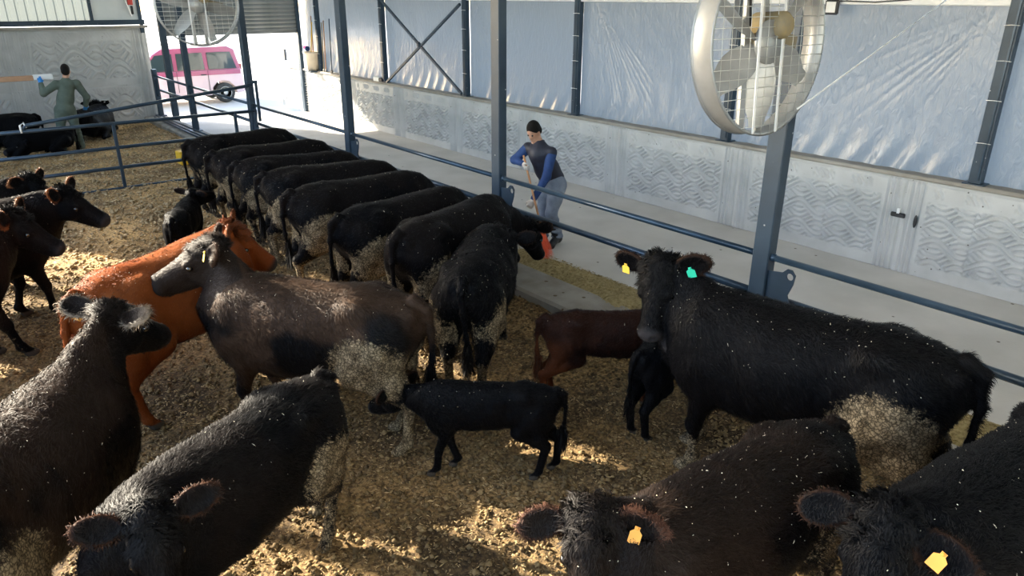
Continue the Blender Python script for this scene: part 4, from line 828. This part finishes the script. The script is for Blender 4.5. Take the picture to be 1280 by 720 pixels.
# ---------------------------------------------------------------- van in the yard
def van():
    t=empty('van',(6.75,25.4,-.12),'pink minivan parked outside the doorway, yard glare coloured into its lower body','van'); z0=.0
    pink=mottled('pink_paint',(.26,.045,.11),(.30,.06,.13),1,.35,0,0,**{'Coat Weight':.6}); low=mottled('pale_lower_paint',(.50,.36,.39),(.55,.42,.44),1,.4,0,0); glass=mat('dark_glass',(.02,.035,.04),.05,**{'Specular IOR Level':.8}); tyre=mottled('tyre',(.02,.02,.02),(.04,.04,.04),8,.85)  # lower body colour carries pale glare off the sunlit yard
    hw=.80
    def body(prof,y_in,name,mt,bev=.0):
        m=MB(); n=len(prof); V=[]
        for yy,ins in ((-hw,.0),(-hw+.06,-.0)): pass
        P=[(x,z) for x,z in prof]
        rows=[(-hw+.0+y_in,.04),( -hw-.0+y_in+.04,.0),(hw-y_in-.04,.0),(hw-y_in,.04)]
        cx=sum(p[0] for p in P)/n; cz=sum(p[1] for p in P)/n
        for y,s_ in rows:
            for x,z in P:
                d=Vector((cx-x,cz-z)); d.normalize(); V.append((x+d.x*s_,y,z+d.y*s_))
        fs=[tuple(range(n)),tuple(reversed(range(3*n,4*n)))]+[(r_*n+i,(r_+1)*n+i,(r_+1)*n+(i+1)%n,r_*n+(i+1)%n) for r_ in range(3) for i in range(n)]
        m.add(V,fs); return m.build(name,mt,t)
    lower=[(-2.0,.30),(-2.02,.62),(-1.9,.86),(-1.1,1.02),(1.9,1.02),(1.95,.7),(1.93,.30),(1.72,.26),(1.66,.50),(1.50,.66),(1.30,.70),(1.10,.66),(.94,.50),(.88,.26),(-.92,.26),(-.98,.50),(-1.14,.66),(-1.34,.70),(-1.54,.66),(-1.70,.50),(-1.76,.28)]
    body(lower,0,'lower_body',low)
    body([(-1.25,.98),(-.72,1.55),(-.45,1.70),(1.55,1.73),(1.76,1.62),(1.92,.98)],.07,'upper_body',pink)
    body([(-1.9,.84),(-1.15,1.0),(-1.15,1.06),(-1.85,.92)],.03,'hood',pink)
    MB().box((.15,-hw-.002,.95),(3.4,.02,.14),bev=.005).build('belt_panel',pink,t)
    for a in (((-1.08,1.05),(-.66,1.52),(-.18,1.55),(-.18,1.05)),((-.06,1.05),(-.06,1.55),(.72,1.56),(.76,1.05)),((.88,1.05),(.86,1.56),(1.60,1.56),(1.76,1.05))):
        m=MB(); m.prism([(x,0,z) for x,z in a],(0,-hw+.045,0),(0,-hw+.075,0)); m.build('side_window',glass,t)
    for x in (-1.34,1.30):
        w_=MB().lathe((x,-hw+.10,.31),[(0,-.1),(.27,-.1),(.31,-.07),(.31,.07),(.27,.1),(.19,.1),(0,.1)],(0,-1,0),28).build('tyre',tyre,t)
        c_=MB(); c_.lathe((x,-hw-.0,.31),[(0,.012),(.06,.02),(.07,.0),(.18,.0),(.195,.015),(.20,-.02)],(0,-1,0),28); c_.build('hubcap',M['galv'],w_)
        w2=MB().lathe((x,hw-.10,.31),[(0,-.1),(.27,-.1),(.31,-.07),(.31,.07),(.27,.1),(0,.1)],(0,-1,0),28).build('tyre',tyre,t)
    for x in (-.12,.82): MB().box((x,-hw-.012,.72),(.012,.01,.62)).build('door_seam',M['black'],t)
    for x in (-.30,.68): MB().box((x,-hw-.03,.90),(.16,.03,.035),bev=.01).build('door_handle',M['black'],t)
    for y in (-.6,.6):
        MB().tube([(-.3,y,1.76),(1.5,y,1.80)],.015,6).build('roof_rail',M['galv'],t)
    MB().box((-1.05,-hw-.09,1.08),(.12,.16,.12),bev=.03).build('wing_mirror',pink,t)
    MB().box((1.93,-.62,1.0),(.03,.14,.35),bev=.01).build('tail_lamp',mat('lamp_red',(.4,.02,.02),.3),t)
    MB().box((-1.99,0,.45),(.06,1.5,.2),bev=.02).build('bumper',low,t); MB().box((1.97,0,.42),(.06,1.5,.2),bev=.02).build('bumper',low,t)
van()
t=empty('barrier_bar',(16.5,38.,.0),'red and white barrier bar lying far out in the yard','barrier')
MB().beam((-1.2,0,.6),(.2,0,.6),.12,.12).build('white_bar',M['white'],t); MB().beam((.2,0,.6),(2.4,0,.6),.16,.16).build('red_bar',mat('bar_red',(.45,.04,.12),.5),t); MB().box((2.0,0,.27),(.12,.12,.55)).build('stand',M['black'],t)
MB().box((-.8,0,.27),(.12,.12,.55)).build('stand',M['black'],t)
